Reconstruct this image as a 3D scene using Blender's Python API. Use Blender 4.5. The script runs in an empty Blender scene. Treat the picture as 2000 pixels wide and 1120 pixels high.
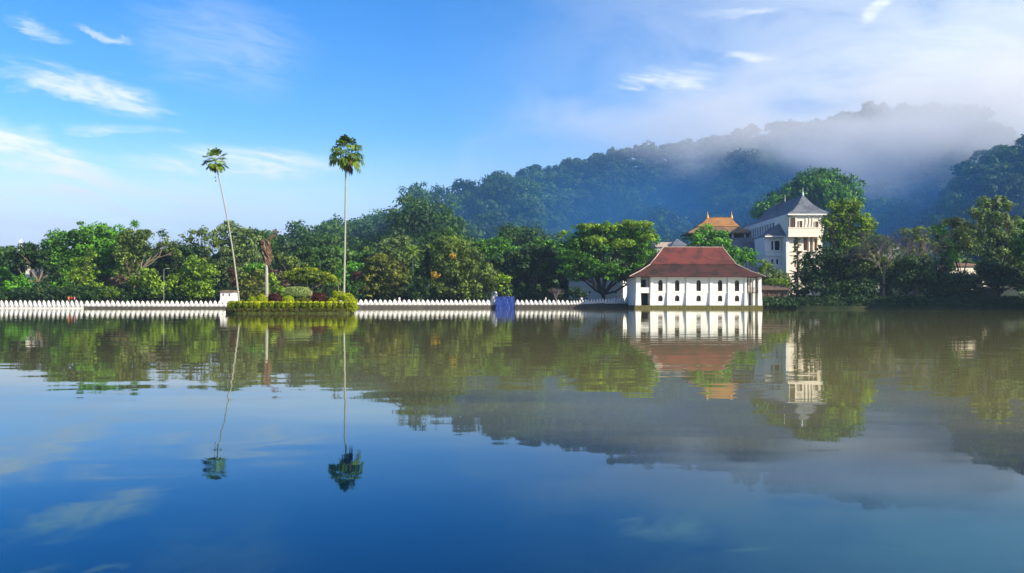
import bpy, bmesh, math, random
import numpy as np
from mathutils import Vector
R = math.radians
sc = bpy.context.scene
COL = sc.collection
F, CX, HY, CZ = 1800.0, 1000.0, 592.0, 1.35     # focal length / horizon row in photo pixels, eye height above the lake
ROLL = 0.0019

# ------------------------------------------------------------------ camera
cam_d = bpy.data.cameras.new('camera'); cam = bpy.data.objects.new('camera', cam_d); COL.objects.link(cam)
cam_d.sensor_width = 36; cam_d.lens = 36 * F / 2000.0
cam_d.shift_y = (HY - 560) / 2000.0
cam_d.clip_start = 0.1; cam_d.clip_end = 20000
cam.location = (0, 0, CZ); cam.rotation_euler = (R(90), -ROLL, 0)
sc.camera = cam

# ------------------------------------------------------------------ light
SUN_AZ, SUN_EL = 122.0, 27.0      # azimuth clockwise from +Y (the view direction)
SKY_STRENGTH, SUN_STRENGTH, EXPOSURE = 0.115, 5.0, 0.8
sc.view_settings.view_transform = 'Standard'; sc.view_settings.look = 'None'
sc.view_settings.exposure = EXPOSURE; sc.view_settings.gamma = 1.0
sl = bpy.data.lights.new('sun', 'SUN'); sl.energy = SUN_STRENGTH; sl.angle = R(0.5); sl.color = (1.0, 0.88, 0.70)
so = bpy.data.objects.new('sun', sl); COL.objects.link(so)
sd = Vector((math.sin(R(SUN_AZ)) * math.cos(R(SUN_EL)), math.cos(R(SUN_AZ)) * math.cos(R(SUN_EL)), math.sin(R(SUN_EL))))
so.rotation_euler = sd.to_track_quat('Z', 'Y').to_euler(); so.location = (60, -60, 80)

class NB:
    """tiny node builder"""
    def __init__(s, nt): s.nt = nt; s.n = nt.nodes; s.l = nt.links
    def new(s, t, **k):
        nd = s.n.new(t)
        for a, b in k.items(): setattr(nd, a, b)
        return nd
    def put(s, sock, v):
        if isinstance(v, bpy.types.NodeSocket): s.l.new(v, sock)
        elif v is not None: sock.default_value = v
    def math(s, op, a, b=None, c=None, clamp=False):
        nd = s.new('ShaderNodeMath', operation=op, use_clamp=clamp)
        s.put(nd.inputs[0], a); s.put(nd.inputs[1], b); s.put(nd.inputs[2], c)
        return nd.outputs[0]
    def vmath(s, op, a, b=None):
        nd = s.new('ShaderNodeVectorMath', operation=op)
        s.put(nd.inputs[0], a); s.put(nd.inputs[1], b)
        return nd.outputs[0]
    def mix(s, f, a, b, bt='MIX'):
        nd = s.new('ShaderNodeMix', data_type='RGBA', blend_type=bt)
        s.put(nd.inputs[0], f); s.put(nd.inputs[6], a); s.put(nd.inputs[7], b)
        return nd.outputs[2]
    def ramp(s, f, pts, interp='LINEAR'):
        nd = s.new('ShaderNodeValToRGB'); cr = nd.color_ramp; cr.interpolation = interp
        while len(cr.elements) < len(pts): cr.elements.new(0.5)
        for e, (p, c) in zip(cr.elements, pts):
            e.position = p; e.color = c if len(c) == 4 else (*c, 1)
        s.put(nd.inputs[0], f); return nd.outputs[0]
    def noise(s, vec, scale, detail=3, rough=0.55, dist=0.0):
        nd = s.new('ShaderNodeTexNoise'); s.put(nd.inputs['Vector'], vec)
        nd.inputs['Scale'].default_value = scale; nd.inputs['Detail'].default_value = detail
        nd.inputs['Roughness'].default_value = rough; nd.inputs['Distortion'].default_value = dist
        return nd.outputs[0]
    def smooth(s, v, a, b):
        nd = s.new('ShaderNodeMapRange', interpolation_type='SMOOTHSTEP')
        s.put(nd.inputs[0], v); nd.inputs[1].default_value = a; nd.inputs[2].default_value = b
        return nd.outputs[0]
    def comb(s, x, y, z=0.0):
        nd = s.new('ShaderNodeCombineXYZ')
        for i, v in enumerate((x, y, z)): s.put(nd.inputs[i], v)
        return nd.outputs[0]
    def sep(s, v):
        nd = s.new('ShaderNodeSeparateXYZ'); s.put(nd.inputs[0], v); return nd.outputs

# ------------------------------------------------------------------ sky with cirrus
def build_world():
    w = bpy.data.worlds.new('World'); sc.world = w; w.use_nodes = True
    nt = w.node_tree; nt.nodes.clear(); b = NB(nt)
    out = b.new('ShaderNodeOutputWorld'); bg = b.new('ShaderNodeBackground')
    sky = b.new('ShaderNodeTexSky', sky_type='NISHITA', sun_disc=False)
    sky.sun_elevation = R(SUN_EL); sky.sun_rotation = R(SUN_AZ)
    sky.altitude = 500; sky.air_density = 1.0; sky.dust_density = 0.35; sky.ozone_density = 3.0
    hs = b.new('ShaderNodeHueSaturation'); hs.inputs['Saturation'].default_value = SKY_SAT
    hs.inputs['Hue'].default_value = 0.5
    b.put(hs.inputs['Color'], b.mix(1.0, sky.outputs[0], SKY_TINT, 'MULTIPLY'))
    geo = b.new('ShaderNodeNewGeometry')
    tc = b.new('ShaderNodeTexCoord'); d = b.sep(tc.outputs['Generated'])
    az = b.math('ARCTAN2', d[0], d[1]); el = b.math('ARCSINE', d[2])
    # stretched fractal detail shared by every cloud, in azimuth/elevation
    uv = b.comb(az, b.math('MULTIPLY', el, 2.6), 0.0)
    n1 = b.noise(uv, 7.0, 7, 0.6, 0.6); st = b.comb(b.math('ADD', b.math('MULTIPLY', az, 12.0), b.math('MULTIPLY', el, 4.0)), b.math('SUBTRACT', b.math('MULTIPLY', el, 62.0), b.math('MULTIPLY', az, -9.0)), 3.0); n2 = b.noise(st, 1.0, 8, 0.66, 0.5)
    fb = b.math('ADD', b.math('MULTIPLY', n1, 0.6), b.math('MULTIPLY', n2, 0.4))
    wisp = b.math('ADD', 0.36, b.math('MULTIPLY', 0.80, b.smooth(n2, 0.36, 0.62)))
    wx = b.math('MULTIPLY', b.math('SUBTRACT', n1, 0.5), 0.10)
    tot = None
    def add(a, bb):
        if a is None: return bb
        return b.math('SUBTRACT', 1.0, b.math('MULTIPLY', b.math('SUBTRACT', 1.0, a), b.math('SUBTRACT', 1.0, bb)))
    for (px, py, rx, ry, slope, op, edge) in CLOUDS:
        a0 = math.atan2(px - CX, F); e0 = math.atan2((HY - py), math.hypot(F, px - CX))
        ca, sa = math.cos(slope), math.sin(slope)
        du = b.math('ADD', b.math('SUBTRACT', az, a0), wx)
        dv = b.math('ADD', b.math('SUBTRACT', el, e0), b.math('MULTIPLY', wx, 0.45))
        u = b.math('DIVIDE', b.math('ADD', b.math('MULTIPLY', du, ca), b.math('MULTIPLY', dv, -sa)), rx / F)
        v = b.math('DIVIDE', b.math('ADD', b.math('MULTIPLY', du, sa), b.math('MULTIPLY', dv, ca)), ry / F)
        r = b.math('SQRT', b.math('ADD', b.math('MULTIPLY', u, u), b.math('MULTIPLY', v, v)))
        # erosion by the fractal, more towards the rim
        q = b.math('SUBTRACT', b.math('ADD', b.math('SUBTRACT', 1.0, r), b.math('MULTIPLY', b.math('SUBTRACT', fb, 0.5), edge)), 0.0)
        m = b.math('MULTIPLY', b.math('MULTIPLY', b.smooth(q, 0.0, 0.8), wisp), op)
        tot = add(tot, m)
    # broad thin veil, thicker to the right and towards the horizon
    azs = b.smooth(az, -0.12, 0.52)
    veil = b.math('MULTIPLY', b.math('MULTIPLY', azs, b.smooth(n1, 0.10, 0.60)), VEIL_R)
    low = b.math('MULTIPLY', b.math('SUBTRACT', 1.0, b.smooth(el, 0.02, 0.19)), VEIL_LOW)
    tot = add(add(tot, veil), low)
    cl = b.mix(b.smooth(b.math('ADD', el, b.math('MULTIPLY', azs, 0.16)), 0.04, 0.16), CLOUD_LOW, CLOUD_HIGH)
    col = b.mix(tot, hs.outputs[0], cl)
    # only the sky half
    b.put(bg.inputs[0], col); bg.inputs[1].default_value = SKY_STRENGTH
    b.l.new(bg.outputs[0], out.inputs[0])
SKY_SAT = 1.32
SKY_TINT = (0.93, 0.925, 1.03, 1)
VEIL_R, VEIL_LOW = 0.70, 0.93
CLOUD_LOW, CLOUD_HIGH = (2.55, 2.95, 4.25, 1), (4.9, 5.3, 5.7, 1)
#        px   py    rx   ry  slope  op  edge
CLOUDS = [(150, 180, 175, 45, 0.20, 0.75, 2.3),
          (250, 205, 80, 40, 0.0, 0.55, 2.2),
          (30, 300, 215, 55, 0.30, 0.95, 1.2),
          (85, 58, 62, 18, 0.22, 0.70, 2.2),
          (205, 70, 50, 10, 0.30, 0.50, 2.0),
          (470, 322, 230, 44, -0.02, 0.75, 1.4),
          (240, 258, 130, 12, 0.0, 0.45, 1.8),
          (110, 365, 140, 12, 0.15, 0.40, 1.8),
          (200, 400, 560, 95, 0.0, 0.45, 0.9),
          (430, 90, 210, 110, 0.1, 0.20, 0.8),
          (1310, 152, 110, 28, 0.03, 0.85, 2.8),
          (1225, 172, 42, 11, 0.1, 0.85, 2.2),
          (1460, 104, 80, 12, 0.02, 0.65, 2.4),
          (1440, 24, 110, 12, 0.03, 0.50, 1.8),
          (1718, 8, 60, 18, -0.75, 0.85, 0.9),
          (1900, 190, 460, 210, -0.1, 0.55, 0.5)]
build_world()

# ------------------------------------------------------------------ helpers
def unroll(x, y): return y - (CX - x) * ROLL
def P(x, y, d):
    """photo pixel at ground distance d -> world point"""
    y = unroll(x, y)
    return Vector(((x - CX) * d / F, d, CZ + (HY - y) * d / F))
def tag(o, label=None, cat=None, group=None, kind=None):
    if label: o['label'] = label
    if cat: o['category'] = cat
    if group: o['group'] = group
    if kind: o['kind'] = kind
    return o
def empty(name, loc, rz=0.0):
    o = bpy.data.objects.new(name, None); COL.objects.link(o); o.location = loc; o.rotation_euler = (0, 0, rz)
    o.empty_display_size = 0.5
    return o
def link(name, me, parent=None, mat=None):
    if mat is not None: me.materials.append(mat)
    o = bpy.data.objects.new(name, me); COL.objects.link(o)
    if parent is not None:
        o.parent = parent
        if parent.parent is not None:
            o.location = (0, 0, 0)
        else:
            o.location = -Vector(parent.location) if parent.type == 'EMPTY' else (0, 0, 0)
    return o
# Every part mesh is written in world coordinates; under an (unrotated) Empty it is shifted back by the Empty's place.

def mesh_np(name, V, Fc, tint=None, smooth=False):
    me = bpy.data.meshes.new(name)
    V = np.asarray(V, np.float32); Fc = np.asarray(Fc, np.int32); k = Fc.shape[1]
    me.vertices.add(len(V)); me.vertices.foreach_set('co', V.ravel())
    me.loops.add(Fc.size); me.loops.foreach_set('vertex_index', Fc.ravel())
    me.polygons.add(len(Fc)); me.polygons.foreach_set('loop_start', np.arange(0, Fc.size, k, dtype=np.int32))
    try: me.polygons.foreach_set('loop_total', np.full(len(Fc), k, np.int32))
    except Exception: pass
    if smooth: me.polygons.foreach_set('use_smooth', np.ones(len(Fc), bool))
    if tint is not None:
        a = me.attributes.new('tint', 'FLOAT', 'POINT'); a.data.foreach_set('value', np.asarray(tint, np.float32))
    me.update(calc_edges=True)
    return me

class MB:
    """collects boxes, prisms, tubes in world coordinates and links them as one mesh"""
    def __init__(s): s.bm = bmesh.new()
    def poly(s, pts):
        try: return s.bm.faces.new([s.bm.verts.new(p) for p in pts])
        except ValueError: return None
    def box(s, x0, x1, y0, y1, z0, z1):
        v = [s.bm.verts.new((x, y, z)) for x in (x0, x1) for y in (y0, y1) for z in (z0, z1)]
        for f in ((0, 1, 3, 2), (4, 6, 7, 5), (0, 4, 5, 1), (2, 3, 7, 6), (0, 2, 6, 4), (1, 5, 7, 3)):
            s.bm.faces.new([v[i] for i in f])
    def frustum(s, b, t):
        """b,t = lists of points (same length), bottom and top rings"""
        vb = [s.bm.verts.new(p) for p in b]; vt = [s.bm.verts.new(p) for p in t]; n = len(vb)
        for i in range(n):
            s.bm.faces.new((vb[i], vb[(i + 1) % n], vt[(i + 1) % n], vt[i]))
        s.bm.faces.new(vb[::-1]); s.bm.faces.new(vt)
    def tube(s, pts, rad, seg=6, cap=True):
        rings = []
        pts = [Vector(p) for p in pts]
        for i, p in enumerate(pts):
            d = (pts[min(i + 1, len(pts) - 1)] - pts[max(i - 1, 0)])
            if d.length < 1e-6: d = Vector((0, 0, 1))
            d.normalize()
            a = d.cross(Vector((0.31, 0.95, 0.05))); a.normalize(); c = d.cross(a)
            r = rad[i] if hasattr(rad, '__len__') else rad
            rings.append([s.bm.verts.new(p + (a * math.cos(t) + c * math.sin(t)) * r) for t in [2 * math.pi * k / seg for k in range(seg)]])
        for r0, r1 in zip(rings, rings[1:]):
            for k in range(seg): s.bm.faces.new((r0[k], r0[(k + 1) % seg], r1[(k + 1) % seg], r1[k]))
        if cap:
            s.bm.faces.new(rings[0][::-1]); s.bm.faces.new(rings[-1])
    def build(s, name, mat, parent=None, smooth=False, bevel=0.0):
        bmesh.ops.recalc_face_normals(s.bm, faces=s.bm.faces[:])
        me = bpy.data.meshes.new(name); s.bm.to_mesh(me); s.bm.free()
        if smooth: me.polygons.foreach_set('use_smooth', [True] * len(me.polygons))
        o = link(name, me, parent, mat)
        if bevel:
            m = o.modifiers.new('bevel', 'BEVEL'); m.width = bevel; m.segments = 1
        return o

# ------------------------------------------------------------------ materials
def new_mat(name):
    m = bpy.data.materials.new(name); m.use_nodes = True; m.node_tree.nodes.clear()
    b = NB(m.node_tree); out = b.new('ShaderNodeOutputMaterial')
    return m, b, out
def principled(b, out, col, rough=0.8, spec=0.3, bump=None, bstr=0.3, bdist=0.05):
    p = b.new('ShaderNodeBsdfPrincipled'); b.put(p.inputs['Base Color'], col)
    b.put(p.inputs['Roughness'], rough); b.put(p.inputs['Specular IOR Level'], spec)
    if bump is not None:
        bn = b.new('ShaderNodeBump'); b.put(bn.inputs['Height'], bump); bn.inputs['Strength'].default_value = bstr
        bn.inputs['Distance'].default_value = bdist; b.l.new(bn.outputs[0], p.inputs['Normal'])
    b.l.new(p.outputs[0], out.inputs[0]); return p
def leaf_mat(name, c1, c2, trans=0.25, seed=0.0):
    """c1 deep leaf colour, c2 young leaf colour; each clump carries its own 'tint'"""
    m, b, out = new_mat(name)
    at = b.new('ShaderNodeAttribute', attribute_name='tint')
    geo = b.new('ShaderNodeNewGeometry')
    n = b.noise(geo.outputs['Position'], 0.35, 3, 0.6)
    t = b.math('ADD', at.outputs['Fac'], b.math('MULTIPLY', b.math('SUBTRACT', n, 0.5), 0.7), clamp=True)
    col = b.mix(t, (*c1, 1), (*c2, 1))
    p = b.new('ShaderNodeBsdfPrincipled'); b.put(p.inputs['Base Color'], col)
    p.inputs['Roughness'].default_value = 0.55; p.inputs['Specular IOR Level'].default_value = 0.25
    tr = b.new('ShaderNodeBsdfTranslucent'); b.put(tr.inputs[0], b.mix(1.0, col, (1.3, 1.35, 0.6, 1), 'MULTIPLY'))
    mx = b.new('ShaderNodeMixShader'); mx.inputs[0].default_value = trans
    b.l.new(p.outputs[0], mx.inputs[1]); b.l.new(tr.outputs[0], mx.inputs[2]); b.l.new(mx.outputs[0], out.inputs[0])
    return m
def flat_mat(name, c, rough=0.8, spec=0.3, var=0.15, scale=1.5, c2=None, bstr=0.2, bdist=0.03, stretch=None):
    m, b, out = new_mat(name)
    geo = b.new('ShaderNodeNewGeometry'); pos = geo.outputs['Position']
    if stretch: pos = b.vmath('MULTIPLY', pos, stretch)
    n = b.noise(pos, scale, 5, 0.65)
    c2 = c2 or tuple(x * (1 - 2.2 * var) for x in c)
    col = b.mix(b.smooth(n, 0.35, 0.7), (*c, 1), (*c2, 1))
    principled(b, out, col, rough, spec, n, bstr, bdist)
    return m
M = {}
M['leaf_green'] = leaf_mat('leaf_green', (0.012, 0.050, 0.004), (0.128, 0.353, 0.020))
M['leaf_vivid'] = leaf_mat('leaf_vivid', (0.020, 0.087, 0.006), (0.187, 0.514, 0.026))
M['leaf_yellow'] = leaf_mat('leaf_yellow', (0.040, 0.092, 0.006), (0.290, 0.460, 0.026))
M['leaf_olive'] = leaf_mat('leaf_olive', (0.024, 0.054, 0.008), (0.212, 0.299, 0.046))
M['leaf_pale'] = leaf_mat('leaf_pale', (0.033, 0.063, 0.017), (0.230, 0.342, 0.091))
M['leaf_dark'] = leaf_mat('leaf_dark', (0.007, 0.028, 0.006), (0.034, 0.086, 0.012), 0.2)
M['leaf_forest'] = leaf_mat('leaf_forest', (0.007, 0.032, 0.006), (0.072, 0.168, 0.016), 0.25)
M['leaf_brown'] = leaf_mat('leaf_brown', (0.043, 0.031, 0.019), (0.190, 0.125, 0.080))
M['leaf_rust'] = leaf_mat('leaf_rust', (0.021, 0.037, 0.006), (0.196, 0.221, 0.023))
M['leaf_red'] = leaf_mat('leaf_red', (0.022, 0.009, 0.006), (0.105, 0.034, 0.024))
M['leaf_bank'] = leaf_mat('leaf_bank', (0.030, 0.032, 0.008), (0.190, 0.180, 0.020))
M['leaf_lime'] = leaf_mat('leaf_lime', (0.110, 0.180, 0.006), (0.460, 0.520, 0.012), 0.35)
M['leaf_hedge'] = leaf_mat('leaf_hedge', (0.050, 0.100, 0.004), (0.520, 0.560, 0.012), 0.3)
M['leaf_sage'] = leaf_mat('leaf_sage', (0.130, 0.200, 0.050), (0.380, 0.470, 0.170), 0.3)
M['leaf_palm'] = leaf_mat('leaf_palm', (0.020, 0.054, 0.006), (0.254, 0.385, 0.039), 0.3)
M['leaf_straw'] = leaf_mat('leaf_straw', (0.040, 0.024, 0.018), (0.300, 0.185, 0.125), 0.15)
M['flower_orange'] = leaf_mat('flower_orange', (0.30, 0.17, 0.01), (0.42, 0.27, 0.02), 0.2)
M['bark'] = flat_mat('bark', (0.085, 0.065, 0.048), 0.95, 0.1, 0.2, 2.0)
M['bark_pale'] = flat_mat('bark_pale', (0.24, 0.19, 0.14), 0.95, 0.1, 0.15, 2.0)
M['bark_grey'] = flat_mat('bark_grey', (0.30, 0.31, 0.25), 0.9, 0.15, 0.12, 3.0, stretch=(1, 1, 3))
M['bark_dark'] = flat_mat('bark_dark', (0.035, 0.028, 0.022), 0.95, 0.1, 0.15, 2.0)
M['twig'] = flat_mat('twig', (0.22, 0.18, 0.16), 0.95, 0.1, 0.15, 2.0)

def plaster(name, c, grime=(0.42, 0.40, 0.35), amount=0.5):
    m, b, out = new_mat(name)
    geo = b.new('ShaderNodeNewGeometry'); pos = geo.outputs['Position']
    streak = b.noise(b.vmath('MULTIPLY', pos, (1.6, 1.6, 0.25)), 1.2, 5, 0.7)
    blot = b.noise(pos, 0.6, 5, 0.6)
    f = b.math('MULTIPLY', b.smooth(b.math('ADD', b.math('MULTIPLY', streak, 0.6), b.math('MULTIPLY', blot, 0.4)), 0.5, 0.72), amount)
    col = b.mix(f, (*c, 1), (*grime, 1))
    principled(b, out, col, 0.85, 0.25, blot, 0.15, 0.04)
    return m
M['white'] = plaster('white_plaster', (0.70, 0.69, 0.665), amount=0.45)
M['white_wall'] = plaster('whitewashed_masonry', (0.56, 0.555, 0.54), (0.18, 0.175, 0.16), 0.85)
M['cream'] = plaster('cream_plaster', (0.78, 0.71, 0.58), (0.45, 0.38, 0.30), 0.45)
M['ochre'] = plaster('ochre_plaster', (0.62, 0.36, 0.20), (0.4, 0.26, 0.18), 0.4)
M['window_dark'] = flat_mat('dark_timber_window', (0.060, 0.035, 0.025), 0.5, 0.4, 0.1, 4)
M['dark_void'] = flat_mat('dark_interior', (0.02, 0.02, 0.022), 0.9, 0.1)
M['timber'] = flat_mat('weathered_timber', (0.12, 0.075, 0.05), 0.8, 0.2)
M['metal_white'] = flat_mat('white_painted_metal', (0.75, 0.75, 0.75), 0.5, 0.4, 0.05)
def roof_mat(name, c1, c2, c3, course=3.2):
    m, b, out = new_mat(name)
    geo = b.new('ShaderNodeNewGeometry'); pos = geo.outputs['Position']
    big = b.noise(pos, 0.35, 5, 0.65, 0.4); fine = b.noise(b.vmath('MULTIPLY', pos, (3.0, 3.0, 6.0)), 1.5, 4, 0.7)
    z = b.sep(pos)[2]
    wv = b.math('FRACT', b.math('MULTIPLY', z, course))
    col = b.mix(b.smooth(fine, 0.35, 0.7), (*c1, 1), (*c2, 1))
    col = b.mix(b.math('MULTIPLY', b.smooth(big, 0.42, 0.62), 0.85), col, (*c3, 1))
    col = b.mix(b.math('MULTIPLY', b.smooth(wv, 0.75, 1.0), 0.35), col, (c3[0] * .7, c3[1] * .7, c3[2] * .7, 1))
    h = b.math('ADD', b.math('MULTIPLY', wv, 0.6), b.math('MULTIPLY', fine, 0.6))
    principled(b, out, col, 0.85, 0.2, h, 0.5, 0.06)
    return m
M['tile_red'] = roof_mat('red_clay_tile', (0.165, 0.040, 0.032), (0.120, 0.034, 0.028), (0.060, 0.026, 0.022))
M['tile_old'] = roof_mat('old_clay_tile', (0.080, 0.027, 0.022), (0.050, 0.022, 0.018), (0.020, 0.016, 0.014))
M['tile_grey'] = roof_mat('grey_slate', (0.150, 0.165, 0.190), (0.115, 0.130, 0.155), (0.070, 0.082, 0.105))
M['tile_gold'] = roof_mat('gold_sheet_roof', (0.36, 0.175, 0.060), (0.30, 0.15, 0.055), (0.22, 0.11, 0.045))
M['tile_brown'] = roof_mat('brown_tile', (0.24, 0.15, 0.085), (0.18, 0.115, 0.07), (0.12, 0.08, 0.055))
M['gold'] = flat_mat('gilded_finial', (0.75, 0.45, 0.12), 0.35, 0.6, 0.05)
M['ridge_cap'] = flat_mat('lime_ridge_cap', (0.46, 0.36, 0.30), 0.9, 0.2)
M['stone_dark'] = flat_mat('wet_dark_stone', (0.060, 0.052, 0.040), 0.7, 0.3, 0.2, 2.5, c2=(0.02, 0.02, 0.018), bstr=0.5)
M['stone_moss'] = flat_mat('mossy_plinth', (0.150, 0.140, 0.040), 0.9, 0.2, 0.2, 3.5, c2=(0.030, 0.024, 0.016), bstr=0.8)
M['stone_grass'] = flat_mat('grassy_island_bank', (0.065, 0.085, 0.018), 0.95, 0.1, 0.2, 2.2, c2=(0.022, 0.022, 0.010), bstr=0.8)
M['tarp'] = flat_mat('blue_tarpaulin', (0.003, 0.016, 0.16), 0.55, 0.35, 0.2, 3.5, c2=(0.015, 0.06, 0.30), bstr=0.9, bdist=0.15)
M['shed_green'] = flat_mat('painted_green_sheet', (0.016, 0.040, 0.032), 0.6, 0.3)
M['stucco_grey'] = flat_mat('grey_stucco', (0.36, 0.38, 0.38), 0.9, 0.2)
M['thatch'] = flat_mat('thatch', (0.15, 0.105, 0.085), 0.95, 0.1, 0.2, 3)
M['skin'] = flat_mat('skin', (0.20, 0.10, 0.06), 0.6, 0.3, 0.05)
M['hair'] = flat_mat('hair', (0.01, 0.01, 0.01), 0.5, 0.3, 0.05)

def PX(x, d): return (x - CX) * d / F
def PZ(y, d, x=1000): return CZ + (HY - unroll(x, y)) * d / F

# ------------------------------------------------------------------ terrain and lake
SHORE = [(-500, 186), (-200, 190), (0, 193), (165, 195), (440, 205), (697, 225), (965, 238), (1125, 240), (1215, 243),
         (1300, 244), (1480, 241), (1500, 231), (1700, 228), (2000, 228), (2300, 226), (2600, 226)]
SX = np.array([(p - CX) * d / F for p, d in SHORE]); SY = np.array([float(d) for p, d in SHORE])
def shore(x): return np.interp(x, SX, SY)
RIDGE_PX = np.array([380, 480, 540, 600, 700, 780, 830, 880, 930, 1000, 1060, 1150, 1220, 1300, 1400, 1500, 1560, 1620, 1720, 1800, 1880, 1930, 1975, 2100, 2500], float)
RIDGE_Y = np.array([520, 470, 443, 428, 402, 386, 371, 351, 326, 316, 301, 289, 279, 268, 262, 244, 236, 224, 205, 199, 201, 221, 255, 300, 380], float)
RIDGE_D = np.interp(RIDGE_PX, [480, 640, 820, 1100, 2500], [400, 450, 540, 690, 720])
FOOT_D = np.interp(RIDGE_PX, [480, 700, 1000, 1200, 2500], [300, 300, 380, 430, 430])
SP_PX = np.array([1700, 1780, 1840, 1895, 1930, 1960, 2000, 2150, 2500], float)
SP_Y = np.array([560, 445, 370, 300, 275, 266, 252, 215, 200], float)
def sstep(t): t = np.clip(t, 0, 1); return t * t * (3 - 2 * t)
def ground(x, y):
    x = np.asarray(x, float); y = np.asarray(y, float)
    s = y - shore(x)
    z = np.interp(s, [-400, -40, -6, -0.6, 0.3, 6, 20, 60, 3000], [-3, -3, -2.2, -1.4, 0.75, 1.3, 2.2, 4.0, 6.0])
    d = np.hypot(x, y); yy = np.maximum(y, 30); px = CX + F * x / yy
    rd = np.interp(px, RIDGE_PX, RIDGE_D); fd = np.interp(px, RIDGE_PX, FOOT_D)
    rz = np.maximum((HY - np.interp(px, RIDGE_PX, RIDGE_Y)) * rd / F - np.interp(px, [480, 560, 700, 800, 1000, 1250, 1400], [31, 28, 24, 27, 28, 22, 18]), 0)
    t = (y - fd) / (rd - fd)
    spur = 9 * np.sin(px / 37.0 + y / 90) + 13 * np.sin(px / 71.0 + 1.3 - y / 75) - 21
    h = rz * np.clip(t, 0, 1) ** 0.88 + spur * np.clip(4 * t * (1 - t), 0, 1) * np.minimum(rz / 60, 1)
    h = np.where(t > 1, rz - (y - rd) * 0.12, h)
    h = np.where(t > 0, np.maximum(h, 0), 0)
    sz = np.maximum((HY - np.interp(px, SP_PX, SP_Y)) * 470 / F - 23, 0)
    h2 = sz * sstep((y - 335) / 135.0) * (1 - sstep((y - 480) / 190.0)) * (y > 335)
    return z + np.maximum(h, h2)
def gz(x, y): return float(ground(x, y))

def build_ground():
    xs = np.arange(-800, 1001, 8.0)
    ss = np.concatenate([[-420, -300, -100, -30, -6, -0.6, 0.3, 3, 6, 12, 20, 30, 45, 60, 75], np.arange(90, 780, 9.0), [820, 860]])
    X, S = np.meshgrid(xs, ss); Y = shore(X) + S; Z = ground(X, Y)
    V = np.stack([X, Y, Z], -1).reshape(-1, 3); nx = len(xs)
    i = np.arange(len(ss) - 1)[:, None] * nx + np.arange(nx - 1)[None]
    Fc = np.stack([i, i + 1, i + nx + 1, i + nx], -1).reshape(-1, 4)
    m, b, out = new_mat('grassy_earth')
    geo = b.new('ShaderNodeNewGeometry'); pos = geo.outputs['Position']
    n = b.noise(pos, 0.25, 6, 0.65)
    col = b.mix(b.smooth(n, 0.35, 0.65), (0.012, 0.024, 0.008, 1), (0.035, 0.040, 0.016, 1))
    principled(b, out, col, 0.95, 0.1, n, 0.5, 0.3)
    o = link('ground', mesh_np('ground', V, Fc, smooth=True), None, m); tag(o, kind='structure')
build_ground()

def build_water():
    m, b, out = new_mat('lake_water')
    geo = b.new('ShaderNodeNewGeometry'); pos = geo.outputs['Position']; s = b.sep(pos)
    p = b.new('ShaderNodeBsdfDiffuse'); gl = b.new('ShaderNodeBsdfGlossy'); gl.inputs['Roughness'].default_value = 0.02
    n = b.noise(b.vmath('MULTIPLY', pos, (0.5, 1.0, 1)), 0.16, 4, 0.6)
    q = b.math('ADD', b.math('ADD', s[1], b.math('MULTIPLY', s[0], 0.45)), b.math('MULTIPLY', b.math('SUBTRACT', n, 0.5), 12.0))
    silt_and_tint = b.smooth(q, 7.0, 15.0)      # muddy water farther out; the mask also steers the painted reflection tint
    mud = b.math('MULTIPLY', silt_and_tint, b.math('ADD', 0.28, b.math('MULTIPLY', 0.72, b.smooth(b.math('ADD', s[0], b.math('MULTIPLY', b.math('SUBTRACT', n, 0.5), 25.0)), -32.0, 14.0))))
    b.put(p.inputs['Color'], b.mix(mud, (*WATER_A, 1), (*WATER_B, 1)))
    b.put(gl.inputs['Color'], b.mix(silt_and_tint, b.mix(b.smooth(s[1], 5.2, 7.6), (0.34, 0.76, 1.0, 1), (0.62, 0.86, 1.0, 1)), (0.97, 0.98, 0.93, 1)))  # reflection tint painted in by distance, bluest nearest the viewer
    patch = b.noise(b.vmath('MULTIPLY', pos, (0.6, 1.0, 1)), 0.045, 3, 0.5)
    amp = b.math('ADD', 0.15, b.math('MULTIPLY', b.smooth(patch, 0.36, 0.64), 1.0))
    sw = b.noise(b.vmath('MULTIPLY', pos, (0.7, 1.0, 1)), 0.55, 2, 0.45)      # lazy swell about two metres long
    rp = b.noise(b.vmath('MULTIPLY', pos, (0.55, 1.0, 1)), 1.7, 2, 0.5)       # ripples
    h = b.math('ADD', b.math('MULTIPLY', sw, WAVE_SWELL), b.math('MULTIPLY', b.math('MULTIPLY', rp, WAVE_RIPPLE), amp))
    bn = b.new('ShaderNodeBump'); bn.inputs['Strength'].default_value = 1.0; bn.inputs['Distance'].default_value = 1.0
    b.put(bn.inputs['Height'], h); b.l.new(bn.outputs[0], gl.inputs['Normal'])
    fr = b.new('ShaderNodeFresnel'); fr.inputs[0].default_value = 1.36; mx = b.new('ShaderNodeMixShader')
    b.l.new(fr.outputs[0], mx.inputs[0]); b.l.new(p.outputs[0], mx.inputs[1]); b.l.new(gl.outputs[0], mx.inputs[2]); b.l.new(mx.outputs[0], out.inputs[0])
    V = [(-799, -160, 0), (999, -160, 0), (999, 300, 0), (-799, 300, 0)]
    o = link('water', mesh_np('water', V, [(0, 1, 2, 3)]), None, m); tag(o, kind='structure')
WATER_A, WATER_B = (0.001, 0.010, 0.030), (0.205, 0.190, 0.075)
WAVE_SWELL, WAVE_RIPPLE = 0.0085, 0.0022
build_water()

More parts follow.
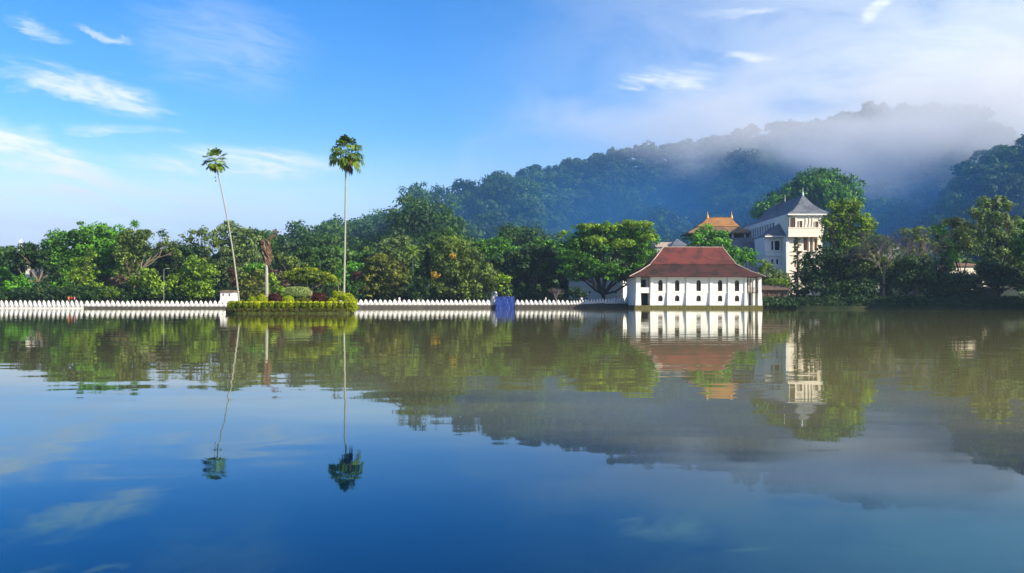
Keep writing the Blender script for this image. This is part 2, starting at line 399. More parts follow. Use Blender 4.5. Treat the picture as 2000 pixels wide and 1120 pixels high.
# ------------------------------------------------------------------ foliage machinery
rng = np.random.default_rng(11)
import zlib
def reseed(label):
    global rng
    rng = np.random.default_rng(zlib.crc32(label.encode()))
def unit(v): return v / np.maximum(np.linalg.norm(v, axis=1, keepdims=True), 1e-9)
class Leaves:
    def __init__(s): s.C = []; s.N = []; s.S = []; s.T = []; s.V = []; s.Q = []; s.VT = []; s.nv = 0
    def add(s, C, N, S, T):
        s.C.append(C); s.N.append(N); s.S.append(np.broadcast_to(S, len(C))); s.T.append(np.broadcast_to(T, len(C)))
    def puffs(s, cen, rad, n, card, tint, flat=0.75, jit=0.75):
        m = len(cen)
        if not m: return
        d = unit(rng.normal(size=(m * n, 3))); d[:, 2] = np.abs(d[:, 2]) * np.where(rng.random(m * n) < 0.75, 1, -1)
        rr = np.repeat(rad, n); c = np.repeat(cen, n, axis=0)
        pos = c + d * rr[:, None] * rng.uniform(0.55, 1.1, (m * n, 1)) * np.array([1, 1, flat])
        nn = unit(d + rng.normal(size=d.shape) * jit * 0.42)
        s.add(pos, nn, card * rng.uniform(0.6, 1.25, m * n), np.repeat(tint, n) + rng.normal(size=m * n) * 0.08)
    def lobe(s, c, r, puff, card, cover=1.0, k=0.6, low=0.45, fill=1.0, flat=0.75):
        c = np.array(c, float); r = np.array(r, float)
        A = 4 * math.pi * (((r[0] * r[1]) ** 1.6 + (r[0] * r[2]) ** 1.6 + (r[1] * r[2]) ** 1.6) / 3) ** (1 / 1.6)
        m = max(4, int(cover * 0.9 * A / (math.pi * puff ** 2)))
        d = unit(rng.normal(size=(m, 3))); kill = (d[:, 2] < -0.15) & (rng.random(m) > low); d[kill, 2] *= -1
        # lumpy outline: a few low-frequency bulges shared by the lobe
        bd = unit(rng.normal(size=(7, 3))); bulge = 1 + 0.10 * np.sum(np.clip(d @ bd.T - 0.55, 0, 1) * 3, axis=1) - 0.12
        cen = c + d * r * (bulge * rng.uniform(0.70, 1.0, m))[:, None]
        rad = puff * rng.uniform(0.5, 1.5, m)
        n = max(5, int(k * 4 * math.pi * puff ** 2 * 0.8 / card ** 2))
        s.puffs(cen, rad, n, card, np.clip(rng.normal(0.42, 0.27, m), 0, 1), flat)
        if fill > 0:
            ni = int(fill * cover * A / (card * 2.4) ** 2 * 0.55)
            di = unit(rng.normal(size=(ni, 3))); pos = c + di * r * (rng.random((ni, 1)) ** 0.5 * 0.72)
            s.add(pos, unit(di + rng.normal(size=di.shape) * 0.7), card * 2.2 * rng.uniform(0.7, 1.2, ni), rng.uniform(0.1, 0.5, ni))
    def quads(s, V, tint):
        """V (n,4,3) explicit leaf quads"""
        V = np.asarray(V, float); s.V.append(V.reshape(-1, 3)); s.VT.append(np.repeat(np.broadcast_to(tint, len(V)), 4))
    def build(s, name, mat, parent=None):
        Vs, Ts = [], []
        if s.C:
            C = np.concatenate(s.C); N = np.concatenate(s.N); S = np.concatenate(s.S)[:, None]; T = np.concatenate(s.T)
            a = unit(np.cross(N, rng.normal(size=N.shape))); bb = np.cross(N, a)
            q = np.stack([C - a * S * 0.62, C - bb * S * 0.42 + a * S * 0.05, C + a * S * 0.62 + N * S * 0.08, C + bb * S * 0.42 + a * S * 0.05], 1)
            Vs.append(q.reshape(-1, 3)); Ts.append(np.repeat(T, 4))
        for v, t in zip(s.V, s.VT): Vs.append(v); Ts.append(t)
        V = np.concatenate(Vs); T = np.clip(np.concatenate(Ts), 0, 1)
        Fc = np.arange(len(V), dtype=np.int32).reshape(-1, 4)
        return link(name, mesh_np(name, V, Fc, T), parent, mat)

def limb(mb, a, b, r0, r1, bend=0.12, seg=5, n=4):
    a = Vector(a); b = Vector(b); L = (b - a).length
    off = Vector(rng.normal(size=3)) * L * bend * 0.5
    pts = [a.lerp(b, t) + off * math.sin(t * math.pi) for t in np.linspace(0, 1, n)]
    mb.tube(pts, [r0 + (r1 - r0) * t for t in np.linspace(0, 1, n)], seg, cap=False)
    return pts

def tree(label, d, bx, lobes, leaf='leaf_green', bark='bark', puff=1.25, card=0.55, tr=0.32, group='trees along the lake shore',
         cover=1.25, k=0.62, extra=(), fork=0.45, cat='tree', fill=1.4, depth=0.8, name='tree', low=0.45, twigs=2, base=None, flat=0.75, lean=None):
    reseed(label); s = d / F
    X0 = PX(bx, d); z0 = gz(X0, d) if base is None else base
    root = empty(name, (X0, d, z0)); tag(root, label, cat, group)
    lv = Leaves(); cs = []
    for i, lb in enumerate(lobes):
        x, y, rx, ry = lb[:4]; dd = lb[4] if len(lb) > 4 else float(rng.uniform(-2.0, 2.0))
        c = P(x, y, d + dd); r = (rx * s, max(rx, ry * 0.7) * s * depth, ry * s)
        c.z = max(c.z, z0 + 0.4)
        lv.lobe(c, r, puff, card, cover, k, low, fill, flat); cs.append((c, r))
    lv.build('crown', M[leaf], root)
    for (mn, pn, lbs) in extra:
        e = Leaves()
        for (x, y, rx, ry, dd) in lbs: e.lobe(P(x, y, d + dd), (rx * s, rx * s, ry * s), puff * 0.7, card * 0.8, cover, k, 0.5, 0.3)
        e.build(pn, M[mn], root)
    mb = MB(); base_p = Vector((X0, d, z0 - 0.5))
    cz = min(c.z - r[2] * 0.5 for c, r in cs); mx = sum(c.x for c, r in cs) / len(cs)
    fz = z0 + max((cz - z0), 1.0) * fork + 0.6
    fp = Vector((X0 + (mx - X0) * 0.18, d, fz)) if lean is None else Vector(P(lean[0], lean[1], d))
    mb.tube([base_p, base_p.lerp(fp, 0.25) + Vector((0.05, 0, 0)), base_p.lerp(fp, 0.6), fp], [tr * 1.45, tr * 1.05, tr * 0.92, tr * 0.85], 8)
    for c, r in cs:
        e = Vector(c) + Vector((0, 0, r[2] * 0.15))
        pts = limb(mb, fp, e, tr * 0.6, tr * 0.16, 0.16, 5, 5)
        for _ in range(twigs):
            q = Vector(unit(rng.normal(size=(1, 3)))[0]); q.z = abs(q.z)
            limb(mb, pts[int(rng.integers(2, 4))], Vector((c.x + q.x * r[0] * 0.8, c.y + q.y * r[1] * 0.8, c.z + q.z * r[2] * 0.8)), tr * 0.25, tr * 0.06, 0.2, 4, 4)
    mb.build('trunk', M[bark], root, smooth=True)
    return root

def twiggy(mb, p, dirv, L, r, depth, spread=0.55, up=0.15):
    q = p + dirv * L
    mb.tube([p, p.lerp(q, 0.5) + Vector(rng.normal(size=3)) * L * 0.05, q], [r, r * 0.8, r * 0.62], 4 if depth > 2 else 3, cap=False)
    if depth == 0: return
    for _ in range(3 if depth > 1 else 4):
        nd = (dirv + Vector(rng.normal(size=3)) * spread + Vector((0, 0, up))).normalized()
        twiggy(mb, p.lerp(q, float(rng.uniform(0.6, 1.0))), nd, L * float(rng.uniform(0.62, 0.85)), r * 0.60, depth - 1, spread, up)

# ------------------------------------------------------------------ palms
def frond(lv, o, az, el, L, droop, wid, tint, nl=22, flat_=0.35):
    """feather frond: arching rachis with hanging leaflets"""
    h = np.array([math.cos(az), math.sin(az), 0.0]); t = np.linspace(0.0, 1, nl)
    pos = np.array(o)[None] + h[None] * (L * (t * math.cos(el) * (1 - 0.18 * t)))[:, None]
    pos[:, 2] += L * (t * math.sin(el) - droop * t ** 2)
    side = np.array([-h[1], h[0], 0]); tan = np.gradient(pos, axis=0); tan = unit(tan); Q = []
    for i in range(nl - 1):     # rachis
        w = 0.04 * (1 - t[i]) + 0.015; u = np.array([0, 0, w])
        Q.append([pos[i] - u, pos[i + 1] - u, pos[i + 1] + u, pos[i] + u])
    for i in range(2, nl):
        l = wid * math.sin(math.pi * min(1, 0.18 + 0.8 * t[i])) * rng.uniform(0.85, 1.1)
        for sg in (-1, 1):
            dv = side * sg * 0.8 + tan[i] * 0.5 + np.array([0, 0, -flat_ - 0.5 * t[i]]); dv /= np.linalg.norm(dv)
            w = tan[i] * L / nl * 0.42; b0 = pos[i]
            Q.append([b0 - w, b0 + dv * l * 0.55 - w, b0 + dv * l + np.array([0, 0, -0.12 * l]), b0 + w])
    lv.quads(Q, np.clip(tint + rng.normal(size=len(Q)) * 0.08, 0, 1))
def fan(lv, o, dirv, pl, r, droop, tint, n=15, span=115):
    dirv = np.array(dirv, float); dirv /= np.linalg.norm(dirv); o = np.array(o, float)
    e = o + dirv * pl + np.array([0, 0, -0.12 * pl * droop]); w = np.array([0, 0, 0.025])
    Q = [[o - w, e - w, e + w, o + w]]
    a = dirv + np.array([0, 0, -0.55 * droop]); a /= np.linalg.norm(a)
    s = np.cross(a, [0, 0, 1.0]); s /= max(np.linalg.norm(s), 1e-6); up = np.cross(s, a)
    for th in np.linspace(-span, span, n):
        th = math.radians(th); dv = a * math.cos(th) + s * math.sin(th) + up * (0.12 * rng.normal() + 0.1)
        rr = r * rng.uniform(0.85, 1.08) * (0.78 + 0.22 * math.cos(th)); sw = np.cross(dv, up); sw /= max(np.linalg.norm(sw), 1e-6)
        m1 = e + dv * rr * 0.60 + np.array([0, 0, -0.04 * rr * droop]); tip = e + dv * rr * (1 - 0.22 * droop) + np.array([0, 0, -0.42 * rr * droop])
        ww = sw * rr * 0.115
        Q.append([e, m1 - ww, tip, m1 + ww])
    lv.quads(Q, np.clip(tint + rng.normal(size=len(Q)) * 0.07, 0, 1))

def coconut(label, d, bx, tx, ty, r_px, leaf='leaf_palm', n=20, group='feather palms behind the shore trees', bark='bark_grey', tr=0.16, base=None, name='palm_tree'):
    reseed(label); s = d / F; X0 = PX(bx, d); z0 = gz(X0, d) if base is None else base; top = P(tx, ty, d)
    root = empty(name, (X0, d, z0)); tag(root, label, 'palm tree', group)
    lv = Leaves(); L = r_px * s
    for i in range(n):
        az = i * 2.399 + rng.uniform(-0.2, 0.2); f = i / n
        frond(lv, top, az, R(75 - 105 * f), L * rng.uniform(0.85, 1.1), 0.38 + 0.25 * f, L * 0.26, rng.uniform(0.3, 0.9))
    lv.build('crown', M[leaf], root)
    mb = MB(); b0 = Vector((X0, d, z0 - 0.4)); mid = b0.lerp(top, 0.5) + Vector(((bx - tx) * s * 0.10, 0, 0))
    mb.tube([b0, b0.lerp(mid, 0.5), mid, mid.lerp(top, 0.5), top], [tr * 1.5, tr * 1.1, tr, tr * 0.9, tr * 0.8], 8)
    mb.build('trunk', M[bark], root, smooth=True)
    return root

# ------------------------------------------------------------------ the wooded hill
EXCL = [(58, 112, 262, 366), (28, 62, 325, 372), (44, 60, 262, 300)]     # building plots
def forest():
    reseed('forest')
    lv = Leaves()
    n = 15000
    pxs = rng.uniform(-60, 2120, n); u = rng.random(n)
    rd = np.interp(pxs, RIDGE_PX, RIDGE_D)
    far = np.where(pxs < 470, 330, rd + 25); d0 = 272.0
    d = np.sqrt(d0 ** 2 + u * (far ** 2 - d0 ** 2))
    # wider wedges hold more trees: keep with the share of area
    keep = rng.random(n) < (far ** 2 - d0 ** 2) / (745.0 ** 2 - d0 ** 2)
    pxs, d = pxs[keep], d[keep]
    x = (pxs - CX) * d / F; z = ground(x, d)
    ok = np.ones(len(x), bool); ok &= ~((pxs > 1290) & (d < 308)); ok &= ~((pxs > 1060) & (d > 312) & (d < 405) & (rng.random(len(x)) < .8))
    for a, b_, c, e in EXCL: ok &= ~((x > a) & (x < b_) & (d > c) & (d < e))
    x, d, z, pxs = x[ok], d[ok], z[ok], pxs[ok]
    # thin out to a minimum spacing that differs between big and small crowns
    R0 = np.clip(rng.lognormal(math.log(5.3), 0.36, len(x)), 2.8, 10.5)
    R0 = np.where((pxs < 500) | (d < 335), np.minimum(R0, 4.6), R0); R0 = np.where((pxs > 1800) | (d > 590), np.minimum(R0, 6.3), R0); order = np.argsort(-R0); cell = {}; sel = []
    for i in order:
        gx, gy = int(x[i] // 12), int(d[i] // 12); hit = False
        for a in (-1, 0, 1):
            for b_ in (-1, 0, 1):
                for j in cell.get((gx + a, gy + b_), ()):
                    if (x[i] - x[j]) ** 2 + (d[i] - d[j]) ** 2 < (0.58 * (R0[i] + R0[j])) ** 2: hit = True; break
        if hit: continue
        cell.setdefault((gx, gy), []).append(i); sel.append(i)
    sel = np.array(sel); x, d, z, R1 = x[sel], d[sel], z[sel], R0[sel]
    H = R1 * rng.uniform(1.7, 2.5, len(x)) + 2.5
    kind = rng.random(len(x))
    cen = np.stack([x, d, z + H - R1 * 0.8], 1)
    m = len(x); print('forest trees', m)
    pc, pr, pt = [], [], []
    tt = np.clip(rng.normal(0.36, 0.24, m), 0, 1)
    for i in range(m):
        k = int(9 + R1[i] * 3.6)
        dd = unit(rng.normal(size=(k, 3))); dd[:, 2] = np.where(rng.random(k) < 0.8, np.abs(dd[:, 2]), dd[:, 2])
        sq = np.array([1, 1, 0.62 if kind[i] < 0.6 else 1.05])
        pc.append(cen[i] + dd * R1[i] * sq * rng.uniform(0.5, 0.98, (k, 1)))
        pr.append(np.full(k, R1[i] * 0.33) * rng.uniform(0.7, 1.3, k)); pt.append(np.clip(tt[i] + rng.normal(size=k) * 0.1, 0, 1))
        # skirt of leaves down the near side so trunks and soil stay hidden
        k2 = 6; a = rng.uniform(0, 2 * math.pi, k2)
        pc.append(np.stack([x[i] + np.cos(a) * R1[i] * 0.7, d[i] + np.sin(a) * R1[i] * 0.7, z[i] + rng.uniform(0.5, H[i] * 0.5, k2)], 1))
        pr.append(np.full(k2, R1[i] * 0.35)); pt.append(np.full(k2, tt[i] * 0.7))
    pc = np.concatenate(pc); pr = np.concatenate(pr); pt = np.concatenate(pt)
    lv.puffs(pc, pr, 26, 1.25, pt, 0.8, 0.6)
    o = lv.build('forest', M['leaf_forest']); tag(o, 'dense dark green forest covering the long misty hill', 'forest', None, 'stuff')
forest()

# ------------------------------------------------------------------ haze and mist
def build_haze():
    mb = MB(); mb.box(-810, 1010, -262, 1120, -4.2, 205)
    m = bpy.data.materials.new('haze_air'); m.use_nodes = True; m.node_tree.nodes.clear(); b = NB(m.node_tree)
    out = b.new('ShaderNodeOutputMaterial'); v = b.new('ShaderNodeVolumePrincipled')
    v.inputs['Color'].default_value = HAZE_COL; v.inputs['Density'].default_value = HAZE_DENS; v.inputs['Anisotropy'].default_value = 0.0
    b.l.new(v.outputs[0], out.inputs['Volume'])
    tag(mb.build('haze', m), kind='stuff')
HAZE_COL, HAZE_DENS = (0.45, 0.66, 1.0, 1), 0.00011
build_haze()

def build_mist():
    x0, x1, y0, y1, z0, z1 = -240, 640, 310, 800, 4, 203
    mb = MB(); mb.box(x0, x1, y0, y1, z0, z1)
    m = bpy.data.materials.new('hill_mist'); m.use_nodes = True; m.node_tree.nodes.clear(); b = NB(m.node_tree)
    out = b.new('ShaderNodeOutputMaterial'); v = b.new('ShaderNodeVolumePrincipled')
    geo = b.new('ShaderNodeNewGeometry'); pos = geo.outputs['Position']; s = b.sep(pos)
    n = b.noise(b.vmath('MULTIPLY', pos, (1.0, 1.0, 1.9)), 0.012, 4, 0.55, 0.4)
    tot = None
    for (cx, cy, cz, rx, ry, rz, op) in MIST:
        dx = b.math('DIVIDE', b.math('SUBTRACT', s[0], cx), rx); dy = b.math('DIVIDE', b.math('SUBTRACT', s[1], cy), ry)
        dz = b.math('DIVIDE', b.math('SUBTRACT', s[2], cz), rz)
        r = b.math('SQRT', b.math('ADD', b.math('ADD', b.math('MULTIPLY', dx, dx), b.math('MULTIPLY', dy, dy)), b.math('MULTIPLY', dz, dz)))
        q = b.math('ADD', b.math('SUBTRACT', 1.0, r), b.math('MULTIPLY', b.math('SUBTRACT', n, 0.5), 2.8))
        g = b.math('MULTIPLY', b.smooth(q, 0.0, 1.0), op)
        tot = g if tot is None else b.math('ADD', tot, g)
    # thin valley air under the mist, thickening up the slope and to the right
    thin = b.math('MULTIPLY', b.math('MULTIPLY', b.smooth(b.math('ADD', s[1], b.math('MULTIPLY', s[0], 0.10)), 325, 440), b.math('ADD', 0.12, b.smooth(s[0], -110, 110))), THIN)
    thin = b.math('MULTIPLY', b.math('MULTIPLY', thin, b.math('ADD', 0.55, n)), b.math('ADD', 1.0, b.math('MULTIPLY', 0.7, b.math('SUBTRACT', 1.0, b.smooth(s[2], 15, 80)))))
    thin = b.math('MULTIPLY', thin, b.math('SUBTRACT', 1.0, b.smooth(s[2], 40, 118)))
    al = b.math('ADD', tot, thin)
    frac = b.math('DIVIDE', tot, b.math('MAXIMUM', al, 0.00001))
    b.put(v.inputs['Color'], b.mix(frac, THIN_COL, (0.99, 0.99, 0.99, 1))); v.inputs['Anisotropy'].default_value = -0.42
    b.put(v.inputs['Density'], al); b.l.new(v.outputs[0], out.inputs['Volume'])
    m.cycles.volume_step_rate = MIST_STEP
    o = mb.build('mist', m); tag(o, 'pale morning mist drifting along the upper slope of the hill', 'mist', None, 'stuff')
#        x    y    z    rx   ry   rz  density
MIST = [(215, 515, 104, 115, 85, 44, 0.017),
        (125, 540, 104, 110, 75, 26, 0.008),
        (300, 580, 122, 110, 90, 36, 0.007),
        (40, 555, 98, 90, 70, 22, 0.003),
        (260, 620, 142, 150, 80, 30, 0.007),
        (110, 610, 118, 110, 70, 24, 0.005),
        (225, 490, 92, 75, 50, 24, 0.022)]
THIN, THIN_COL = 0.0026, (0.05, 0.29, 0.72, 1)
MIST_STEP = 1.0
sc.cycles.volume_step_rate = 1.0; sc.cycles.volume_max_steps = 128
sc.cycles.volume_bounces = 8; sc.cycles.max_bounces = 12
build_mist()

# ------------------------------------------------------------------ masonry helpers
def arch_pts(cx, w, z0, z1, n=8):
    """arched opening outline in (x,z), counter-clockwise from the lower left"""
    r = w / 2; pts = [(cx - r, z0), (cx + r, z0), (cx + r, z1 - r)]
    for k in range(1, n): t = math.pi * k / n; pts.append((cx + r * math.cos(t), z1 - r + r * math.sin(t)))
    pts.append((cx - r, z1 - r)); return pts
def rect_pts(x0, x1, z0, z1): return [(x0, z0), (x1, z0), (x1, z1), (x0, z1)]
def holed(outline, holes):
    """triangulated flat panel with holes -> (points 2d, triangles, boundary loops)"""
    bm = bmesh.new(); es = []; loops = []
    for lp in [outline] + holes:
        vs = [bm.verts.new((p[0], 0, p[1])) for p in lp]; loops.append(vs)
        for i in range(len(vs)): es.append(bm.edges.new((vs[i], vs[(i + 1) % len(vs)])))
    bmesh.ops.triangle_fill(bm, use_beauty=True, use_dissolve=False, edges=es)
    bm.verts.index_update(); bm.faces.ensure_lookup_table()
    pts = [(v.co.x, v.co.z) for v in bm.verts]; tris = [[v.index for v in f.verts] for f in bm.faces]
    lps = [[v.index for v in lp] for lp in loops]
    bm.free(); return pts, tris, lps
def panel(mb, outline, holes, yf, yb, axis='x'):
    """solid wall panel with real openings; axis 'x': lies in XZ between y=yf and y=yb; axis 'y': lies in YZ between x=yf and x=yb"""
    pts, tris, lps = holed(outline, holes)
    mk = (lambda p, y: (p[0], y, p[1])) if axis == 'x' else (lambda p, y: (y, p[0], p[1]))
    f = [mb.bm.verts.new(mk(p, yf)) for p in pts]; r = [mb.bm.verts.new(mk(p, yb)) for p in pts]
    for t in tris:
        try: mb.bm.faces.new([f[i] for i in t]); mb.bm.faces.new([r[i] for i in t[::-1]])
        except ValueError: pass
    for lp in lps:
        for i in range(len(lp)):
            a, c = lp[i], lp[(i + 1) % len(lp)]
            mb.bm.faces.new((f[a], f[c], r[c], r[a]))
def loft(mb, rings, cap_bottom=True, cap_top=True):
    vr = [[mb.bm.verts.new(p) for p in r] for r in rings]; n = len(vr[0])
    for a, c in zip(vr, vr[1:]):
        for i in range(n): mb.bm.faces.new((a[i], a[(i + 1) % n], c[(i + 1) % n], c[i]))
    if cap_bottom: mb.bm.faces.new(vr[0][::-1])
    if cap_top: mb.bm.faces.new(vr[-1])
def ring(x0, x1, y0, y1, z): return [(x0, y0, z), (x1, y0, z), (x1, y1, z), (x0, y1, z)]

# ------------------------------------------------------------------ the white bathing house on the water
def bathhouse():
    D = 228.0; YF, YB = 228.3, 246.0
    def zx(y): return P(1365, y, D).z
    X = lambda px: PX(px, D)
    root = empty('bathhouse', (PX(1365, D), 237, 0.0))
    tag(root, 'white two storey house with arched windows and red tiled roof standing in the water', 'building')
    zb, ze, zl = zx(595.5), zx(540.5), zx(570)
    xl, xr = X(1242), X(1488)
    # plinth
    mb = MB(); mb.box(xl - 0.35, xr + 0.2, YF - 0.6, YB, -1.6, zb)
    mb.build('plinth', M['stone_moss'], root)
    # front wall with ten real openings
    cxs = [1290.3, 1323, 1365, 1407, 1440]; ups, lows = [], []
    for c in cxs:
        ups.append(arch_pts(X(c), 1.12, zx(567.6), zx(546))); lows.append(arch_pts(X(c), 1.12, zx(587.6), zx(576)))
    xw0, xw1 = X(1270.5), X(1459)
    mb = MB(); panel(mb, rect_pts(xw0, xw1, zb, ze + 0.6), ups + lows, YF, YF + 0.45)
    # side, back and inner walls of the main block
    mb.box(xw0, xw0 + 0.4, YF + 0.452, YB - 0.4, zb, ze + 0.6); mb.box(xw1 - 0.4, xw1, YF + 0.452, YB - 0.4, zb, ze + 0.6)
    mb.box(xl + 0.2, xr - 0.2, YB - 0.398, YB, zb, ze + 0.6)
    mb.box(xl + 0.12, xl + 0.5, YF + 1.3, YB - 0.4, zb, ze + 0.6)          # long left wall, the blue shaded one
    mb.box(xr - 0.5, xr - 0.12, YF + 5.5, YB - 0.4, zb, ze + 0.6)
    mb.box(xw1, xr - 0.5, YF + 4.6, YF + 5.0, zb, ze + 0.6)                # back of the right balcony
    mb.box(xl + 0.5, xw0, YF + 3.0, YF + 3.4, zb, ze + 0.6)               # back of the left balcony
    mb.box(xw0 + 0.4, xw1 - 0.4, YF + 2.6, YF + 2.8, zb, ze + 0.4)
    mb.build('wall', M['white'], root)
    # pilasters: slender above, battered below the ledge
    def pil(mb, x0, x1, y, up=0.26, lo=0.55):
        mb.box(x0, x1, y - up, y - 0.003, zl, ze + 0.3)
        mb.frustum([(x0 - 0.12, y - lo, zb), (x1 + 0.12, y - lo, zb), (x1 + 0.12, y - 0.003, zb), (x0 - 0.12, y - 0.003, zb)],
                   [(x0 - 0.02, y - up - 0.06, zl), (x1 + 0.02, y - up - 0.06, zl), (x1 + 0.02, y - 0.003, zl), (x0 - 0.02, y - 0.003, zl)])
    for a, c in ((1270.6, 1275), (1303.5, 1309), (1340.5, 1346), (1386.5, 1391.5), (1422, 1427), (1454.5, 1459)):
        mb = MB(); pil(mb, X(a), X(c), YF); mb.build('pilaster', M['white'], root)
    for x0, x1 in ((xl, X(1251.5)), (X(1481), xr)):
        mb = MB(); mb.box(x0 + 0.05, x1 - 0.05, YF - 0.2, YF + 1.25, zl, ze + 0.3)
        mb.frustum([(x0 - 0.1, YF - 0.45, zb), (x1 + 0.1, YF - 0.45, zb), (x1 + 0.1, YF + 1.28, zb), (x0 - 0.1, YF + 1.28, zb)],
                   [(x0, YF - 0.26, zl), (x1, YF - 0.26, zl), (x1, YF + 1.28, zl), (x0, YF + 1.28, zl)])
        mb.build('corner_pier', M['white'], root)
    for k in range(6):
        y0 = YF + 2.6 + k * 2.5
        mb = MB(); mb.box(xl - 0.22, xl + 0.118, y0, y0 + 0.8, zl, ze + 0.3)
        mb.frustum([(xl - 0.5, y0 - 0.1, zb), (xl + 0.118, y0 - 0.1, zb), (xl + 0.118, y0 + 0.9, zb), (xl - 0.5, y0 + 0.9, zb)],
                   [(xl - 0.28, y0 - 0.02, zl), (xl + 0.118, y0 - 0.02, zl), (xl + 0.118, y0 + 0.82, zl), (xl - 0.28, y0 + 0.82, zl)])
        mb.build('pilaster', M['white'], root)
    mb = MB(); mb.box(xw0 - 0.02, xw1 + 0.02, YF - 0.13, YF - 0.004, zl - 0.09, zl + 0.07)
    mb.box(xl + 0.0, xl + 0.115, YF + 1.3, YB, zl - 0.08, zl + 0.06); mb.build('ledge', M['white'], root)
    mb = MB(); mb.box(xw0 - 0.02, xw1 + 0.02, YF - 0.10, YF - 0.004, ze - 0.05, ze + 0.18); mb.build('cornice', M['white'], root)
    # windows: dark timber leaves with bars, set back in the openings
    for c in cxs:
        for (a, bt, nm) in ((567.6, 546, 'arched_window'), (587.6, 576, 'arched_window')):
            w = MB(); z0, z1 = zx(a), zx(bt)
            panel(w, arch_pts(X(c), 1.12, z0, z1), [rect_pts(X(c) - 0.42, X(c) - 0.05, z0 + 0.12, z1 - 0.62), rect_pts(X(c) + 0.05, X(c) + 0.42, z0 + 0.12, z1 - 0.62)], YF + 0.30, YF + 0.36)
            o = w.build(nm, M['window_dark'], root)
            g = MB(); g.box(X(c) - 0.5, X(c) + 0.5, YF + 0.365, YF + 0.385, z0, z1 - 0.5); g.build('pane', M['dark_void'], o)
            for k in range(1, 5):
                pass
    # balconies in the end bays
    for (a, bx, dp, mat, rail) in ((1251.5, 1270.6, 3.0, 'white', 1), (1459, 1481, 4.6, 'timber', 2)):
        mb = MB(); mb.box(X(a), X(bx), YF - 0.05, YF + dp, zl - 0.16, zl + 0.02); mb.build('balcony_floor', M[mat], root)
        mb = MB(); zr = zx(561)
        mb.box(X(a), X(bx), YF - 0.02, YF + 0.08, zr - 0.06, zr + 0.06)
        if rail == 1: mb.box(X(a), X(bx), YF + 0.0, YF + 0.05, zl + 0.02, zr - 0.06)
        else:
            n = 9
            for k in range(n): x = X(a) + (X(bx) - X(a)) * (k + 0.5) / n; mb.box(x - 0.035, x + 0.035, YF, YF + 0.06, zl + 0.02, zr - 0.06)
        mb.build('balcony_rail', M['white' if rail == 1 else 'timber'], root)
    for px, w, y0, y1, z0, z1 in ((1465.5, .16, 1.0, 1.3, zl + .02, ze), (1472.5, .16, 1.0, 1.3, zl + .02, ze), (1465, .2, 1.6, 2.0, zb, zl - .16), (1473, .2, 1.6, 2.0, zb, zl - .16)):
        mb = MB(); mb.box(X(px) - w, X(px) + w, YF + y0, YF + y1, z0, z1); mb.build('balcony_post', M['white'], root)
    for a, c, yy, z0, z1 in ((1460, 1479, 4.55, zb, zl - .2), (1462, 1476, 4.55, zl + .1, ze - .3), (1253, 1269, 2.95, zb, zl - .25), (1256, 1265, 2.95, zl + .1, ze - .6)):
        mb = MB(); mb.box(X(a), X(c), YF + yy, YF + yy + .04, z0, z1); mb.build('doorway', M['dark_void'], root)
    # two-slope hipped roof
    xe0, xe1, ye0, ye1 = P(1229.5, 541, 226.6).x, P(1495.5, 541, 226.6).x, 226.6, 247.8
    xm0, xm1, ym0, ym1 = P(1270.5, 515, 231.6).x, P(1437.5, 515, 231.6).x, 231.6, 242.8
    zm = P(1360, 515.5, 231.6).z; zt = P(1353, 482, 237.2).z; xt0, xt1 = P(1295, 482, 237.2).x, P(1411.5, 482, 237.2).x
    zee = ze + 0.02
    mb = MB()
    q = lambda a, c, t: a + (c - a) * t
    loft(mb, [ring(xe0, xe1, ye0, ye1, zee), ring(xe0, xe1, ye0, ye1, zee + 0.16),
              ring(q(xe0, xm0, .5), q(xe1, xm1, .5), q(ye0, ym0, .5), q(ye1, ym1, .5), q(zee + .16, zm, .44)), ring(xm0, xm1, ym0, ym1, zm)])
    mb.build('lower_roof', M['tile_old'], root)
    mb = MB()
    loft(mb, [ring(xm0 - 0.15, xm1 + 0.15, ym0 - 0.15, ym1 + 0.15, zm + 0.004), ring(xm0 - 0.1, xm1 + 0.1, ym0 - 0.1, ym1 + 0.1, zm + 0.2),
              ring(q(xm0, xt0, .5), q(xm1, xt1, .5), q(ym0, 237.1, .5), q(ym1, 237.3, .5), q(zm + .2, zt, .46)), ring(xt0, xt1, 237.1, 237.3, zt)])
    mb.build('upper_roof', M['tile_red'], root)
    mb = MB()
    def cap(pts): mb.tube(pts, 0.13, 5)
    cap([(xt0, 237.2, zt), (xt1, 237.2, zt)])
    for xe, xm, xt in ((xe0, xm0, xt0), (xe1, xm1, xt1)):
        for ye, ym, yt in ((ye0, ym0, 237.1), (ye1, ym1, 237.3)):
            cap([(xt, yt, zt), (q(xm, xt, .5), q(ym, yt, .5), q(zm + .2, zt, .46) + .03), (xm, ym, zm + .16)])
            cap([(xm, ym, zm + .1), (q(xe, xm, .5), q(ye, ym, .5), q(zee + .16, zm, .44) + .03), (xe, ye, zee + .14)])
    mb.build('ridge_cap', M['ridge_cap'], root)
    for xx, hh in ((xt1 - .1, 1.0), (xt0 + .1, .5)):
        mb = MB(); mb.tube([(xx, 237.2, zt), (xx, 237.2, zt + hh)], [0.12, 0.03], 6); mb.build('finial', M['ridge_cap'], root)
bathhouse()

